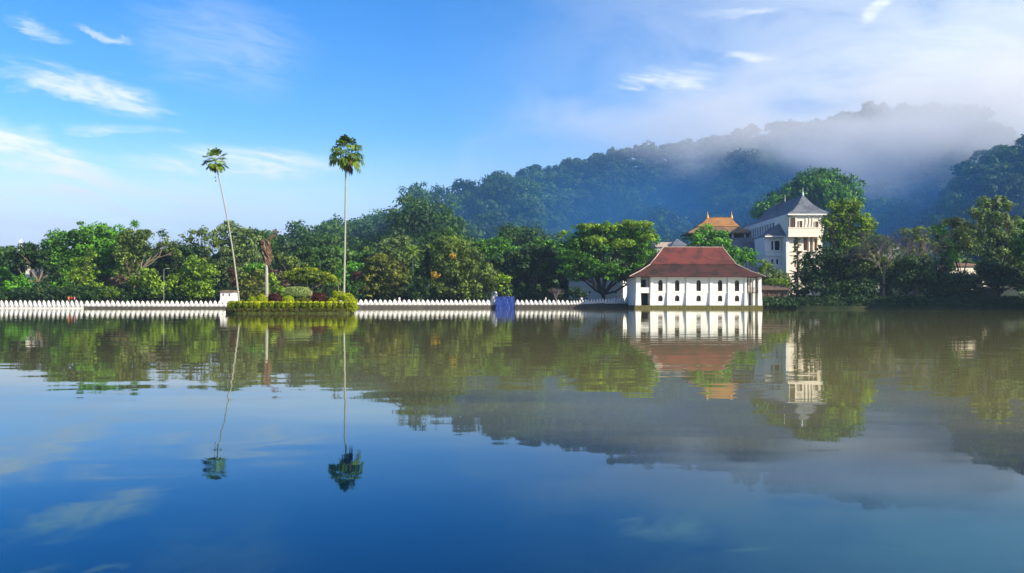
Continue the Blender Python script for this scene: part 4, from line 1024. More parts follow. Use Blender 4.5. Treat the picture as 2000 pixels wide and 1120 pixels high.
    T('vivid light green small tree right of the tall straight palm', 246, 694, [(694, 524, 15, 12), (704, 534, 12, 12), (684, 534, 12, 12)], 'leaf_vivid', puff=1.0, card=.45)
    T('small tree with red leaves beside the vivid green tree', 236, 698, [(698, 539, 9, 8), (690, 545, 7, 6)], 'leaf_red', puff=.7, card=.38, tr=.12)
    T('dark tree behind the right end of the island', 240, 672, [(665, 560, 22, 24), (690, 565, 22, 22), (650, 575, 22, 18), (700, 580, 18, 14)], 'leaf_green', puff=1.2, low=.8)
    # --- middle
    T('bushy brown green tree just right of the island, trunk base by the wall', 238, 741, [(735, 515, 24, 18), (758, 520, 24, 20), (720, 540, 24, 24), (750, 548, 34, 26), (775, 545, 24, 24), (730, 572, 28, 16), (768, 574, 26, 16)], 'leaf_rust', puff=1.25, low=.7)
    T('pale olive tree rising behind the bushy brown green tree', 266, 775, [(765, 482, 20, 16), (785, 478, 20, 16), (750, 492, 16, 16), (775, 505, 30, 20), (800, 500, 18, 18)], 'leaf_pale', 'bark', puff=1.3, card=.5)
    T('dark tree low behind the wall under the yellow palm fronds', 240, 805, [(800, 560, 22, 26), (820, 565, 20, 22), (785, 575, 20, 16), (812, 582, 22, 12)], 'leaf_dark', puff=1.2, low=.8)
    T('large full tree with a glossy light green shoulder and orange blossom', 242, 885, [(890, 490, 30, 22), (868, 478, 20, 14), (920, 512, 26, 22), (868, 520, 34, 28), (905, 535, 36, 30), (945, 540, 26, 28), (870, 560, 36, 28), (920, 570, 36, 20), (960, 560, 18, 22)], 'leaf_olive', puff=1.35, tr=.55, low=.7,
      extra=[('flower_orange', 'blossom', [(848, 540, 5, 2.5, -9), (885, 502, 3, 2, -7)])])
    T('lime green crown glowing at the top of the large full tree', 250, 880, [(880, 474, 24, 12), (900, 486, 22, 14), (858, 482, 14, 10)], 'leaf_yellow', puff=1.1, card=.48)
    T('rounded dark crown standing over the lime green crown', 285, 866, [(865, 457, 18, 11), (850, 468, 18, 10), (880, 466, 14, 10)], 'leaf_forest', puff=1.3, card=.55)
    T('dark tree filling the shade left of the large full tree', 250, 835, [(838, 500, 20, 20), (842, 530, 22, 26), (835, 560, 20, 26)], 'leaf_dark', puff=1.3, low=.7)
    T('small bright green tree hanging over the blue tarpaulin', 240, 985, [(980, 548, 14, 12), (992, 560, 9, 12), (975, 566, 12, 10), (996, 572, 6, 8)], 'leaf_yellow', puff=.8, card=.42, tr=.16, cover=.8)
    T('flat layered blue green tree behind the large full tree', 300, 950, [(945, 478, 30, 8), (975, 474, 26, 8), (960, 490, 34, 9), (990, 488, 24, 9), (1010, 500, 24, 10), (975, 505, 30, 12)], 'leaf_green', puff=1.3, card=.6, cover=.9, flat=.5)
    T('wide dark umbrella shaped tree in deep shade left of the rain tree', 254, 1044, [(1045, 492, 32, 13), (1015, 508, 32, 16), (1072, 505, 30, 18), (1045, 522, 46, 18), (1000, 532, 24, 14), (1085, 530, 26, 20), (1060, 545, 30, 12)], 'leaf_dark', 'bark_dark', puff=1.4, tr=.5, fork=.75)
    T('thin blue green tree top behind the umbrella shaped tree', 310, 1065, [(1062, 476, 24, 7), (1040, 484, 18, 6), (1085, 484, 18, 8)], 'leaf_green', puff=1.2, card=.6, flat=.5)
    T('spreading rain tree with a huge domed crown left of the white bathing house', 246, 1180,
      [(1148, 462, 34, 22), (1178, 455, 30, 20), (1235, 458, 40, 24), (1262, 480, 28, 26), (1120, 480, 28, 20), (1160, 490, 40, 24), (1210, 485, 40, 28), (1250, 510, 36, 24), (1110, 505, 22, 18), (1145, 520, 36, 18), (1190, 530, 40, 18), (1130, 540, 28, 12), (1225, 540, 32, 14), (1112, 525, 18, 12), (1250, 530, 24, 14)],
      'leaf_vivid' if False else 'leaf_green', 'bark_dark', puff=1.35, card=.5, tr=.62, fork=.42, lean=(1178, 575), flat=.6, extra=[('leaf_yellow', 'young_leaves', [(1150, 444, 26, 5, -2), (1236, 440, 34, 6, -2), (1190, 446, 22, 5, -4), (1270, 462, 14, 9, -6), (1165, 470, 22, 8, -9), (1215, 478, 20, 8, -10), (1100, 458, 10, 4, -5)])])
    T('low dark bush under the left limb of the rain tree', 244, 1120, [(1120, 572, 16, 8), (1100, 578, 14, 6), (1135, 578, 12, 6)], 'leaf_dark', puff=.8, card=.4, tr=.1, low=.8, cat='bush', name='bush')
    # --- around the temple
    T('bright green tree whose crown covers the golden roof corner', 285, 1385, [(1385, 455, 22, 15), (1362, 465, 20, 14), (1405, 462, 20, 15), (1385, 478, 34, 14), (1355, 482, 16, 12), (1415, 480, 20, 14)], 'leaf_vivid', puff=1.15, card=.5, cover=.9, tr=.3)
    T('bright green tree running down behind the right slope of the red tiled roof', 270, 1425, [(1432, 492, 16, 12), (1420, 500, 18, 14), (1445, 500, 12, 10), (1440, 515, 12, 10)], 'leaf_vivid', puff=1.0, card=.45, cover=.9)
    T('plump glossy green tree before the slate roofed hall', 262, 1465, [(1458, 490, 9, 8), (1468, 500, 11, 9), (1472, 512, 9, 9), (1450, 505, 10, 10)], 'leaf_vivid', puff=.9, card=.42, cover=1.1)
    T('small upright yellow green tree between the hall and the thatched pavilion', 258, 1493, [(1492, 515, 6, 12), (1500, 522, 9, 10), (1487, 528, 10, 8)], 'leaf_yellow', puff=.8, card=.4)
    T('pale grey green tree just above the thatched pavilion', 250, 1515, [(1512, 536, 16, 12), (1500, 545, 16, 10), (1530, 540, 14, 10), (1520, 550, 22, 9), (1540, 552, 10, 8)], 'leaf_pale', puff=.9, card=.42, low=.8, extra=[('leaf_yellow', 'young_leaves', [(1512, 550, 22, 6, -4), (1535, 556, 10, 5, -4)])])
    T('giant dark green domed tree behind the tall temple', 372, 1600, [(1600, 355, 48, 25), (1640, 370, 40, 28), (1565, 375, 38, 26), (1530, 392, 34, 20), (1500, 405, 26, 16), (1662, 392, 26, 22), (1610, 390, 50, 34), (1478, 418, 16, 10), (1590, 365, 30, 20, -6), (1625, 385, 34, 26, -6)], 'leaf_green', puff=2.0, card=.8, tr=.9, cover=1.5, fill=1.8)
    T('tall sunlit yellow green tree right of the temple balcony', 268, 1655, [(1638, 405, 22, 17), (1665, 402, 20, 14), (1650, 425, 34, 20), (1690, 430, 18, 14), (1640, 448, 30, 20), (1680, 452, 26, 20), (1620, 465, 20, 14), (1655, 475, 34, 20), (1700, 445, 14, 12), (1618, 435, 14, 14)], 'leaf_yellow', puff=1.2, card=.5, tr=.45, cover=1.2, fill=1.2)
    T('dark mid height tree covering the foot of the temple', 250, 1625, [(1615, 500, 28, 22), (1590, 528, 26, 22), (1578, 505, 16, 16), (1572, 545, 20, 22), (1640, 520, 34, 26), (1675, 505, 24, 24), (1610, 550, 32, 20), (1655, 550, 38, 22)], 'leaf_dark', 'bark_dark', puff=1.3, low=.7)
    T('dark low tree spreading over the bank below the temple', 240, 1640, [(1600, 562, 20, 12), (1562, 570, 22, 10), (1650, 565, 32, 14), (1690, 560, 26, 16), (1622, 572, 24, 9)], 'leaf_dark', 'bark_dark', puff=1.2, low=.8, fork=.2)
    T('green tree with brown tinged leaves beneath the yellow green tree', 246, 1700, [(1690, 500, 22, 22), (1710, 520, 20, 22), (1678, 530, 22, 18)], 'leaf_olive', 'bark_dark', puff=1.2, low=.7)
    T('tree with grey leafless top branches and olive lower leaves', 244, 1785, [(1795, 452, 22, 12), (1780, 470, 24, 16), (1810, 470, 20, 16), (1785, 495, 28, 18), (1765, 455, 10, 10)], 'leaf_olive', 'twig', puff=1.1, card=.45, cover=.5, fill=.25, twigs=5)
    T('fresh green upright tree between the grey topped tree and the olive tree', 254, 1838, [(1828, 450, 16, 12), (1842, 462, 18, 16), (1835, 482, 24, 18), (1850, 500, 20, 20), (1855, 512, 10, 12)], 'leaf_vivid', 'bark_dark', puff=1.1, card=.48)
    T('olive tree with an orange tinged crown left of the tallest right tree', 258, 1878, [(1862, 436, 22, 11), (1885, 450, 22, 16), (1870, 462, 28, 18), (1895, 480, 22, 20), (1865, 490, 22, 20)], 'leaf_olive', 'bark_dark', puff=1.2, card=.5, cover=.85, extra=[('leaf_rust', 'young_leaves', [(1856, 432, 18, 6, -4), (1880, 438, 14, 5, -4)])])
    T('tallest tree at the right end with open sunlit crown', 246, 1945, [(1925, 398, 20, 16), (1950, 392, 16, 14), (1965, 405, 16, 12), (1935, 425, 34, 20), (1970, 435, 26, 22), (1925, 455, 30, 22), (1965, 470, 34, 24), (1935, 495, 36, 26), (1990, 500, 28, 30), (1905, 415, 12, 12)], 'leaf_pale', 'bark_dark', puff=1.2, card=.5, tr=.5, cover=1.1, fill=1.1)
    T('green tree filling the right edge behind the tallest right tree', 262, 2020, [(2010, 450, 24, 30), (2030, 430, 30, 30), (2005, 500, 26, 30), (2030, 520, 40, 40)], 'leaf_green', puff=1.4)
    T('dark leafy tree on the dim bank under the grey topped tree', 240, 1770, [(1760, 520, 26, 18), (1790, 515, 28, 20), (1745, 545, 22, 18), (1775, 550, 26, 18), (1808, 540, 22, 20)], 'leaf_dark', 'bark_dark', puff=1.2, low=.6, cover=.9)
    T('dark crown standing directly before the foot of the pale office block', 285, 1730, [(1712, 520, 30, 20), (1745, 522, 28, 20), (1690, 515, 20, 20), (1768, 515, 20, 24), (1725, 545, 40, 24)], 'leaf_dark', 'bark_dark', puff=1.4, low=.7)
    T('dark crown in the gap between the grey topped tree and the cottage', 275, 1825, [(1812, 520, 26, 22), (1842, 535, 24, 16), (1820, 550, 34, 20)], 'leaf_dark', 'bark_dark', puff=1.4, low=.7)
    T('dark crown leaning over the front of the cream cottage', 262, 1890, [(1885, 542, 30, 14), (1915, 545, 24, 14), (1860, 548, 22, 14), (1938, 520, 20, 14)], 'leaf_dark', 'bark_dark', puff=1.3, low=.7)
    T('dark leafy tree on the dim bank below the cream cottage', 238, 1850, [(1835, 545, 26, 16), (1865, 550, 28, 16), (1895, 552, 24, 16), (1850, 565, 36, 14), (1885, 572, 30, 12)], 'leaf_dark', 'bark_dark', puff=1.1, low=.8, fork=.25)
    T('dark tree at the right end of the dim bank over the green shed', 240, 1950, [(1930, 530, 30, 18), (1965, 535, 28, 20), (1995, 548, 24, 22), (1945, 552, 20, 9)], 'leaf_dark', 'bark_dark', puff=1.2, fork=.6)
    T('patch of bright leaves low behind the dark bank trees', 262, 1735, [(1738, 528, 20, 10), (1722, 535, 14, 8), (1800, 530, 10, 10)], 'leaf_vivid', puff=.9, card=.42, tr=.15)
    T('dark shrub at the water edge below the yellow green tree', 232.5, 1690, [(1690, 582, 22, 9), (1712, 585, 16, 8), (1672, 586, 14, 7)], 'leaf_dark', puff=.8, card=.4, low=.9, tr=.1, cat='bush', name='bush')
    T('dark shrub at the water edge below the cottage', 232.5, 1880, [(1878, 582, 22, 8), (1900, 586, 18, 7), (1855, 587, 16, 7)], 'leaf_dark', puff=.8, card=.4, low=.9, tr=.1, cat='bush', name='bush')
    T('dark shrub at the water edge near the slim dark conifer', 233, 1600, [(1600, 586, 20, 7), (1622, 584, 16, 8), (1578, 588, 14, 5)], 'leaf_dark', puff=.8, card=.4, low=.9, tr=.1, cat='bush', name='bush')
    T('dark shrub at the water edge under the leafless tree', 232.5, 1760, [(1755, 586, 18, 7), (1778, 584, 16, 8), (1800, 587, 14, 6)], 'leaf_dark', puff=.8, card=.4, low=.9, tr=.1, cat='bush', name='bush')
    T('dark shrub at the water edge before the green shed', 232, 1960, [(1950, 588, 18, 6), (1976, 587, 16, 6), (1925, 588, 12, 6)], 'leaf_dark', puff=.8, card=.4, low=.9, tr=.1, cat='bush', name='bush')
    # unseen trees added beyond the right edge to cast shade on the bank
    for k, (x, y, h, w, lab) in enumerate(((128, 208, 24, 8, 'tall tree on the near bend of the shore, nearest the water'), (139, 214, 27, 9, 'tallest tree on the bend of the shore past the right edge'),
                                 (150, 205, 25, 9, 'broad tree on the bend of the shore standing farthest along it'), (136, 226, 26, 9, 'tall tree on the bend of the shore behind the nearest one'))):
        px = CX + x * F / y; zz = lambda m: HY - (m - CZ) * F / y; s = F / y
        T(lab, y, px, [(px, zz(h * .78), w * s, h * .24 * s, 0), (px - w * .5 * s, zz(h * .55), w * .8 * s, h * .2 * s, 1), (px + w * .5 * s, zz(h * .5), w * .8 * s, h * .22 * s, -1), (px, zz(h * .3), w * s, h * .2 * s, 0)], 'leaf_green', puff=1.8, card=.8)
shore_trees()

def undergrowth():  # dark leaf cover laid along the banks in place of shade
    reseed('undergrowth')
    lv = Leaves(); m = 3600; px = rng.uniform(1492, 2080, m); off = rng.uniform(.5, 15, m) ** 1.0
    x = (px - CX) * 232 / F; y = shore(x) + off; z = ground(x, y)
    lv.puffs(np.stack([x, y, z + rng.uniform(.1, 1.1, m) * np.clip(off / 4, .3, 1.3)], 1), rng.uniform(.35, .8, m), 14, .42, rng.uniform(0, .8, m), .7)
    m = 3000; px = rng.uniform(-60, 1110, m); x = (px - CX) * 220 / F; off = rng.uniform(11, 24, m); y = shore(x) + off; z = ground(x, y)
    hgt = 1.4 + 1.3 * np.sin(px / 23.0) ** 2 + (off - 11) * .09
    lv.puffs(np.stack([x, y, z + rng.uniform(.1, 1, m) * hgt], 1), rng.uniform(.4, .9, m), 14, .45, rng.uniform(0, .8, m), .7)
    tag(lv.build('undergrowth', M['leaf_dark']), 'low undergrowth added in dark leaves to stand for shade on the lake banks', 'undergrowth', None, 'stuff')
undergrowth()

def bare_tree(label, d, bx, top, L, r, tilt=0.0, leaf=None, depth=5, mat='twig'):
    reseed(label); X0 = PX(bx, d); z0 = gz(X0, d); root = empty('tree', (X0, d, z0)); tag(root, label, 'tree', 'trees along the lake shore')
    mb = MB(); p0 = Vector((X0, d, z0 - .4)); H = P(bx, top, d).z - z0
    h1 = H * .38; p1 = p0 + Vector((tilt, 0, h1)); mb.tube([p0, p0.lerp(p1, .5), p1], [r * 1.5, r * 1.1, r], 8, cap=False)
    for k in range(5):
        a = k * 2.4 + .4; dv = Vector((math.cos(a) * .5, math.sin(a) * .4, 1)).normalized()
        twiggy(mb, p1 - Vector((0, 0, .6 * k * h1 * .08)), dv, H * .23, r * .55, depth, .42, .22)
    mb.build('trunk', M[mat], root)
    if leaf:
        lv = Leaves(); s = d / F
        for (x, y, rx, ry) in leaf: lv.lobe(P(x, y, d), (rx * s, rx * s, ry * s), .8, .38, .35, fill=0)
        lv.build('crown', M['leaf_olive'], root)
    return root
bare_tree('leafless grey twigged tree in front of the pale office block', 241, 1726, 440, 5, .26, leaf=[(1722, 520, 22, 18), (1738, 505, 14, 12)])
bare_tree('leafless pale twigged tree rising through the grey topped tree', 243, 1790, 424, 5, .22)
bare_tree('little bare frangipani with pale crooked twigs left of the rain tree', 243, 1086, 556, 3, .16, depth=4)

def conifer():
    reseed('conifer')
    d = 240; bx = 1557; X0 = PX(bx, d); z0 = gz(X0, d); root = empty('conifer', (X0, d, z0)); tag(root, 'slim dark conifer with ragged drooping branches in front of the temple', 'tree', 'trees along the lake shore')
    zt = P(1558, 462, d).z; mb = MB(); mb.tube([(X0, d, z0 - .4), (X0 + .1, d, (z0 + zt) / 2), (X0 + .1, d, zt)], [.34, .26, .04], 8)
    lv = Leaves(); C = []; 
    for i in range(64):
        t = (i + rng.random()) / 64; z = z0 + 3.0 + (zt - z0 - 3.0) * t; L = (2.0 * (1 - t) ** .8 + .35) * rng.uniform(.55, 1.25); a = rng.uniform(0, 6.28)
        p = Vector((X0, d, z)); e = p + Vector((math.cos(a) * L, math.sin(a) * L, L * rng.uniform(-.35, .25)))
        mb.tube([p, p.lerp(e, .5) + Vector((0, 0, .08)), e], [.06, .045, .02], 4, cap=False)
        for q in np.linspace(.35, 1.05, 5): C.append(p.lerp(e, float(q)))
    C = np.array(C); lv.puffs(C, np.full(len(C), .30), 8, .30, rng.uniform(.1, .5, len(C)), .6)
    lv.build('crown', M['leaf_dark'], root); mb.build('trunk', M['bark_dark'], root)
conifer()

coconut('lone feather palm poking above the olive tree against the sky', 262, 262, 263, 440, 15, 'leaf_green', n=22)
for lab, d, bx, tx, ty, r in (
    ('feather palm with tall green fronds behind the flat topped island tree', 275, 616, 618, 512, 20),
    ('feather palm left of the tall straight palm stem, second behind the island', 268, 652, 650, 516, 20),
    ('paler feather palm low on the hill foot right of the tall straight palm', 285, 690, 692, 500, 14),
    ('small feather palm on the hill foot left of the pale olive tree', 290, 716, 715, 488, 12),
    ('feather palm with upright yellow fronds beside the pale olive tree', 246, 806, 806, 492, 26),
    ('second yellow feather palm close to the lime green crown', 250, 842, 842, 487, 22),
    ('feather palm half hidden behind the mottled tree left of the dead palm', 240, 560, 561, 536, 12),
    ('feather palm peeking between the dead palm and the hill', 290, 585, 585, 503, 15)):
    coconut(lab, d, bx, tx, ty, r, 'leaf_palm', n=20)

# ------------------------------------------------------------------ the garden island
ID = 113.0
IS = ID / F
def isl(px, y, d=ID): return P(px, y, d)
GRP_I = 'plants on the garden island'
SHEAR = -0.245
def island():
    x0, x1 = PX(441, ID), PX(693, ID); zt = isl(560, 605.3).z
    # bank outline: rounded rectangle, ragged grassy face
    def outl(g, z, jit=0.0):
        pts = []; cx, cy = (x0 + x1) / 2, ID + 8.2; hx, hy = (x1 - x0) / 2 + g, 8.2 + g
        for k in range(72):
            t = 2 * math.pi * k / 72; c, s_ = math.cos(t), math.sin(t); n = 7.0
            r = (abs(c) ** n + abs(s_) ** n) ** (-1 / n)
            j = 1 + jit * float(rng.normal())
            yy = hy * r * s_ * j; pts.append((cx + hx * r * c * j + SHEAR * (yy + 8.2), cy + yy, z))
        return pts
    mb = MB(); loft(mb, [outl(.15, -1.6), outl(.25, .02, .003), outl(.12, .18, .003), outl(-.02, zt - .08, .004), outl(-.35, zt + .02)])
    o = mb.build('island', M['stone_grass'], None); tag(o, kind='structure')
    # grass tufts hanging over the bank edge
    lv = Leaves(); n = 5200; ed = np.array(outl(.14, 0)); i = rng.integers(0, 72, n); f = rng.random((n, 1)); p = ed[i] * (1 - f) + ed[(i + 1) % 72] * f
    p[:, 2] = zt * rng.beta(2.4, 1.1, n) * 1.06; p[:, :2] += rng.normal(size=(n, 2)) * .05
    nn = np.tile(np.array([[0, -1.0, .5]]), (n, 1)) + rng.normal(size=(n, 3)) * .5
    lv.add(p, unit(nn), .15 * rng.uniform(.5, 1.3, n), rng.uniform(0, .75, n))
    tag(lv.build('grass', M['leaf_bank']), 'short tufts of grass growing on the bank of the garden island', 'grass', None, 'stuff')
    return zt
ZI = island()
YI = lambda y: ID + y

def block_bush(name, label, cx, cy, cz, rx, ry, rz, mat, card=.13, n=2600, square=3.0, cat='bush', group=GRP_I, jit=.035, parts=()):
    """clipped bush: leaves laid over a super-ellipsoid with a dark twiggy heart"""
    reseed(label); root = empty(name, (cx, cy, ZI)); tag(root, label, cat, group)
    d = unit(rng.normal(size=(n, 3))); d[:, 2] = np.where(d[:, 2] < -.6, -d[:, 2], d[:, 2])
    r = (np.abs(d) ** square).sum(1) ** (-1 / square)
    for _ in range(2):
        pass
    lump = 1 + .05 * np.sin(d[:, 0] * 7 + cx * 3) * np.sin(d[:, 2] * 6 + d[:, 1] * 5)
    pos = d * (r * lump * rng.uniform(.86, 1.03, n))[:, None] * np.array([rx, ry, rz]) + np.array([cx, cy, cz]) + rng.normal(size=(n, 3)) * jit
    nn = unit(d / np.array([rx, ry, rz]) * min(rx, ry, rz) + rng.normal(size=(n, 3)) * .45)
    lv = Leaves(); lv.add(pos, nn, card * rng.uniform(.6, 1.25, n), np.clip(rng.normal(.5, .25, n), 0, 1))
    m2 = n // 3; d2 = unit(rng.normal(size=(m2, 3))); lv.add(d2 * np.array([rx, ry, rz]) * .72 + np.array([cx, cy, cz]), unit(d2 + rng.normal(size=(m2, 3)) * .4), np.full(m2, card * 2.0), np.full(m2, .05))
    lv.build('foliage', M[mat], root)
    mb = MB()
    for _ in range(5): limb(mb, (cx + float(rng.normal()) * rx * .2, cy, ZI - .1), (cx + float(rng.normal()) * rx * .5, cy + float(rng.normal()) * ry * .4, cz), .05, .02)
    mb.build('stem', M['bark_dark'], root)
    return root

def hedge():
    reseed('hedge')
    xa, xb = PX(447, ID), PX(684, ID); zt = isl(560, 590.5).z; root = empty('hedge', ((xa + xb) / 2, YI(1.0), ZI))
    tag(root, 'long clipped yellow green hedge along the front edge of the island', 'hedge', GRP_I)
    lv = Leaves(); y0 = YI(.75)
    # a row of closely planted shrubs clipped to one height; gaps between them read darker
    x = xa; k = 0
    while x < xb:
        w = float(rng.uniform(.55, 1.0)); h = (zt - ZI) * float(rng.uniform(.95, 1.03)); n = int(620 * w / .75)
        d = unit(rng.normal(size=(n, 3))); r = (np.abs(d) ** 3.2).sum(1) ** (-1 / 3.2)
        pos = d * (r * rng.uniform(.82, 1.05, n))[:, None] * np.array([w * .47, .52, h * .5]) + np.array([x + w / 2, y0 + .5 + rng.normal() * .04, ZI + h * .5])
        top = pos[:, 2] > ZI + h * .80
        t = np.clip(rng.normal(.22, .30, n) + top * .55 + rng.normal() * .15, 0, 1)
        lv.add(pos, unit(d + rng.normal(size=(n, 3)) * .5), .135 * rng.uniform(.6, 1.25, n), t)
        x += w * .97; k += 1
    for xs, ys in ((xa, 1), (xb, 1)):       # returns down both short sides
        for j in range(12):
            n = 380; h = zt - ZI; d = unit(rng.normal(size=(n, 3)))
            lv.add(d * np.array([.5, .7, h * .52]) + np.array([xs + SHEAR * (1.2 + j * 1.1), y0 + 1.2 + j * 1.1, ZI + h * .5]), unit(d + rng.normal(size=(n, 3)) * .5), .14 * rng.uniform(.6, 1.2, n), rng.uniform(.2, .8, n))
    lv.build('foliage', M['leaf_hedge'], root)
    mb = MB()
    for j in range(40):
        xx = xa + (xb - xa) * j / 39; mb.tube([(xx, y0 + .5, ZI - .1), (xx + .05, y0 + .5, zt - .25)], .025, 4)
    mb.build('stem', M['bark_dark'], root)
hedge()

def bushes():
    def B(px0, px1, ytop, dy, mat, label, sq=2.4, ybot=None, **k):
        d = ID + dy; xa, xb = PX(px0, d), PX(px1, d); zt = P((px0 + px1) / 2, ytop, d).z; zb = ZI - .05 if ybot is None else P((px0 + px1) / 2, ybot, d).z
        rx, rz = (xb - xa) / 2, (zt - zb) / 2
        block_bush(k.pop('name', 'bush'), label, (xa + xb) / 2, d, (zt + zb) / 2, rx, max(.7, rx * .7), rz, mat, square=sq, **k)
    B(557, 605, 562.5, 5.5, 'leaf_sage', 'large pale green clipped barrel shaped bush in the middle of the island', 3.4, 584, n=5200, card=.11, jit=.02)
    B(500, 522, 578.5, 3.6, 'leaf_lime', 'round yellow clipped bush just left of the dead palm foot', 2.6, n=2200)
    B(483, 503, 581.5, 3.4, 'leaf_lime', 'low yellow bush beside the leaning palm foot', 2.2, n=1500)
    B(551, 575, 580, 2.9, 'leaf_lime', 'round yellow bush in front of the pale green barrel bush', 2.2, n=2400)
    B(522, 553, 577, 4.6, 'leaf_red', 'dark red leaved bush between the two round yellow bushes', 2.2, n=1700, card=.15, jit=.13)
    B(607, 638, 575, 4.6, 'leaf_red', 'dark red leaved bush right of the pale green barrel bush', 2.0, n=1900, card=.15, jit=.14)
    B(575, 610, 583.5, 3.2, 'leaf_rust', 'low brownish ground bush in the shade below the barrel bush', 2.2, n=1300, jit=.05)
    B(640, 662, 583, 3.3, 'leaf_hedge', 'low green bush at the foot of the thin young palm', 2.2, n=1300)
    # lime creeper mass tumbling to the water at the right end
    root = empty('shrub', (PX(680, ID), YI(3), ZI)); tag(root, 'bright lime shrub spilling down the right end of the island to the water', 'shrub', GRP_I)
    lv = Leaves(); s = IS
    for (x, y, rx, ry, dd) in ((663, 580, 12, 9, 4), (678, 585, 12, 12, 3), (688, 594, 9, 12, 2), (690, 603, 7, 9, 1.2), (655, 575, 7, 5, 5), (684, 592, 10, 14, 6)):
        lv.lobe(P(x, y, ID + dd), (rx * s, rx * s * 1.3, ry * s), .28, .13, 1.3, .6, .9, .6)
    lv.build('foliage', M['leaf_lime'], root)
    mb = MB()
    for _ in range(6): limb(mb, (PX(676, ID), YI(3), ZI), (PX(676, ID) + float(rng.normal()) * .6, YI(3), ZI + .9), .04, .02)
    mb.build('stem', M['bark_dark'], root)
bushes()

def flat_top_tree():
    reseed('flat_top_tree')
    d = ID + 7.5; s = d / F; root = empty('tree', (PX(612, d), d, ZI)); tag(root, 'flat topped spreading island tree with pale forked limbs and fine olive leaves', 'tree', GRP_I)
    lv = Leaves()
    for (x, y, rx, ry) in ((598, 545, 44, 9), (575, 541, 26, 8), (618, 541, 28, 8), (598, 534, 28, 7), (560, 543, 16, 6), (638, 549, 16, 8), (590, 552, 26, 7), (630, 556, 14, 6)):
        lv.lobe(P(x, y, d + float(rng.uniform(-.5, .5))), (rx * s, rx * s * .8, ry * s), .36, .17, .75, .5, .7, .35, .6)
    lv.build('crown', M['leaf_olive'], root)
    y = Leaves()
    for (x, yy, rx, ry) in ((600, 529, 26, 3), (570, 536, 18, 3), (628, 537, 18, 3)): y.lobe(P(x, yy, d), (rx * s, rx * s * .8, ry * s), .25, .14, .8, .5, .5, 0)
    y.build('young_leaves', M['leaf_hedge'], root)
    mb = MB(); b = Vector((PX(606, d), d, ZI - .2)); f1 = P(608, 571, d)
    mb.tube([b, b.lerp(f1, .6), f1], [.22, .17, .15], 8)
    for (x, yy, dd, r) in ((572, 554, -.8, .1), (555, 546, .2, .08), (590, 552, 1, .09), (600, 548, -1.2, .08), (622, 560, -.8, .1), (640, 550, .4, .08), (618, 545, 1.2, .08), (584, 560, 1.6, .08)):
        p = limb(mb, f1 if x > 585 else P(602, 574, d), P(x, yy, d + dd), r, r * .45, .18, 6, 5)
        for k in range(4): q = p[3 if k % 2 else 4]; limb(mb, q, (q.x + float(rng.normal()) * .8, q.y + float(rng.normal()) * .8, q.z + float(rng.uniform(.3, 1.0))), r * .42, .012, .2, 4, 3)
    mb.build('trunk', M['bark_pale'], root, smooth=True)
flat_top_tree()

def sky_palm(label, base, top, n, pl, r, droop, dead, rt=.13):
    reseed(label); (bx, by, bd), (tx, ty, td) = base, top
    b = P(bx, by, bd); b.z = ZI - .3; t = P(tx, ty, td)
    root = empty('palm_tree', (b.x, b.y, ZI)); tag(root, label, 'palm tree', 'tall fan palms on the island')
    mb = MB(); side = Vector((1, 0, 0)); L = (t - b).length; pts = []; rr = []
    for k in range(13):
        u = k / 12; off = math.sin(u * math.pi) * (.35 if tx < bx else .05)
        pts.append(b.lerp(t, u) + side * off + Vector((0, 0, 0))); rr.append(rt * (1.25 - .25 * min(1, u * 6)) * (1 - .38 * u))
    mb.tube(pts, rr, 10); mb.build('trunk', M['bark_grey'], root, smooth=True)
    lv = Leaves(); tt = np.array(t)
    for i in range(n):
        az = i * 2.3999 + rng.uniform(-.25, .25); f = i / n; el = R(84 - 132 * f ** .85)
        dv = [math.cos(az) * math.cos(el), math.sin(az) * math.cos(el), math.sin(el)]
        fan(lv, tt + np.array([0, 0, .35 * (1 - f)]), dv, pl * rng.uniform(.8, 1.2), r * rng.uniform(.85, 1.1), droop * rng.uniform(.7, 1.15), rng.uniform(.05, .95))
    lv.build('crown', M['leaf_palm'], root)
    if dead:
        dl = Leaves()
        for i in range(dead):
            az = i * 2.2 + .3; dv = [math.cos(az) * .28 + (.12 if dead > 4 else 0), math.sin(az) * .28, -1]
            fan(dl, tt + np.array([.12, 0, -.2]), dv, rng.uniform(.3, 1.35), r * rng.uniform(.5, .85), 1.2, rng.uniform(.1, .9), n=13, span=60)
        dl.build('dead_fronds', M['leaf_straw'], root)
    return root
r1 = sky_palm('tallest fan palm with a straight stem and a skirt of dry brown fronds', (671, 592, ID + 5.5), (675, 302, ID + 6), 30, 1.55, 1.35, 1.15, 14, .15)
r2 = sky_palm('leaning slender fan palm with a small dark crown left of the straight one', (469, 592, ID + 5), (420, 318, ID + 6), 28, 1.0, .88, .6, 2, .115)
def hanging():
    # withered strands dangling under the leaning palm's crown
    root = r2; d = ID + 6; dl = Leaves(); s = d / F
    for (x, y0, y1) in ((430, 333, 340), (420, 348, 357)):
        a, c = np.array(P(x, y0, d)), np.array(P(x + 1, y1, d)); n = 14; f = rng.random((n, 1))
        dl.add(a * (1 - f) + c * f + rng.normal(size=(n, 3)) * .02, unit(rng.normal(size=(n, 3)) * np.array([1, 1, .3])), np.full(n, .16), rng.uniform(.2, .9, n))
        dl.quads([[a, a + [.015, 0, 0], np.array(P(421, 320, d)) + [.015, 0, 0], np.array(P(421, 320, d))]], .3)
    dl.build('hanging_strands', M['leaf_straw'], root)
hanging()

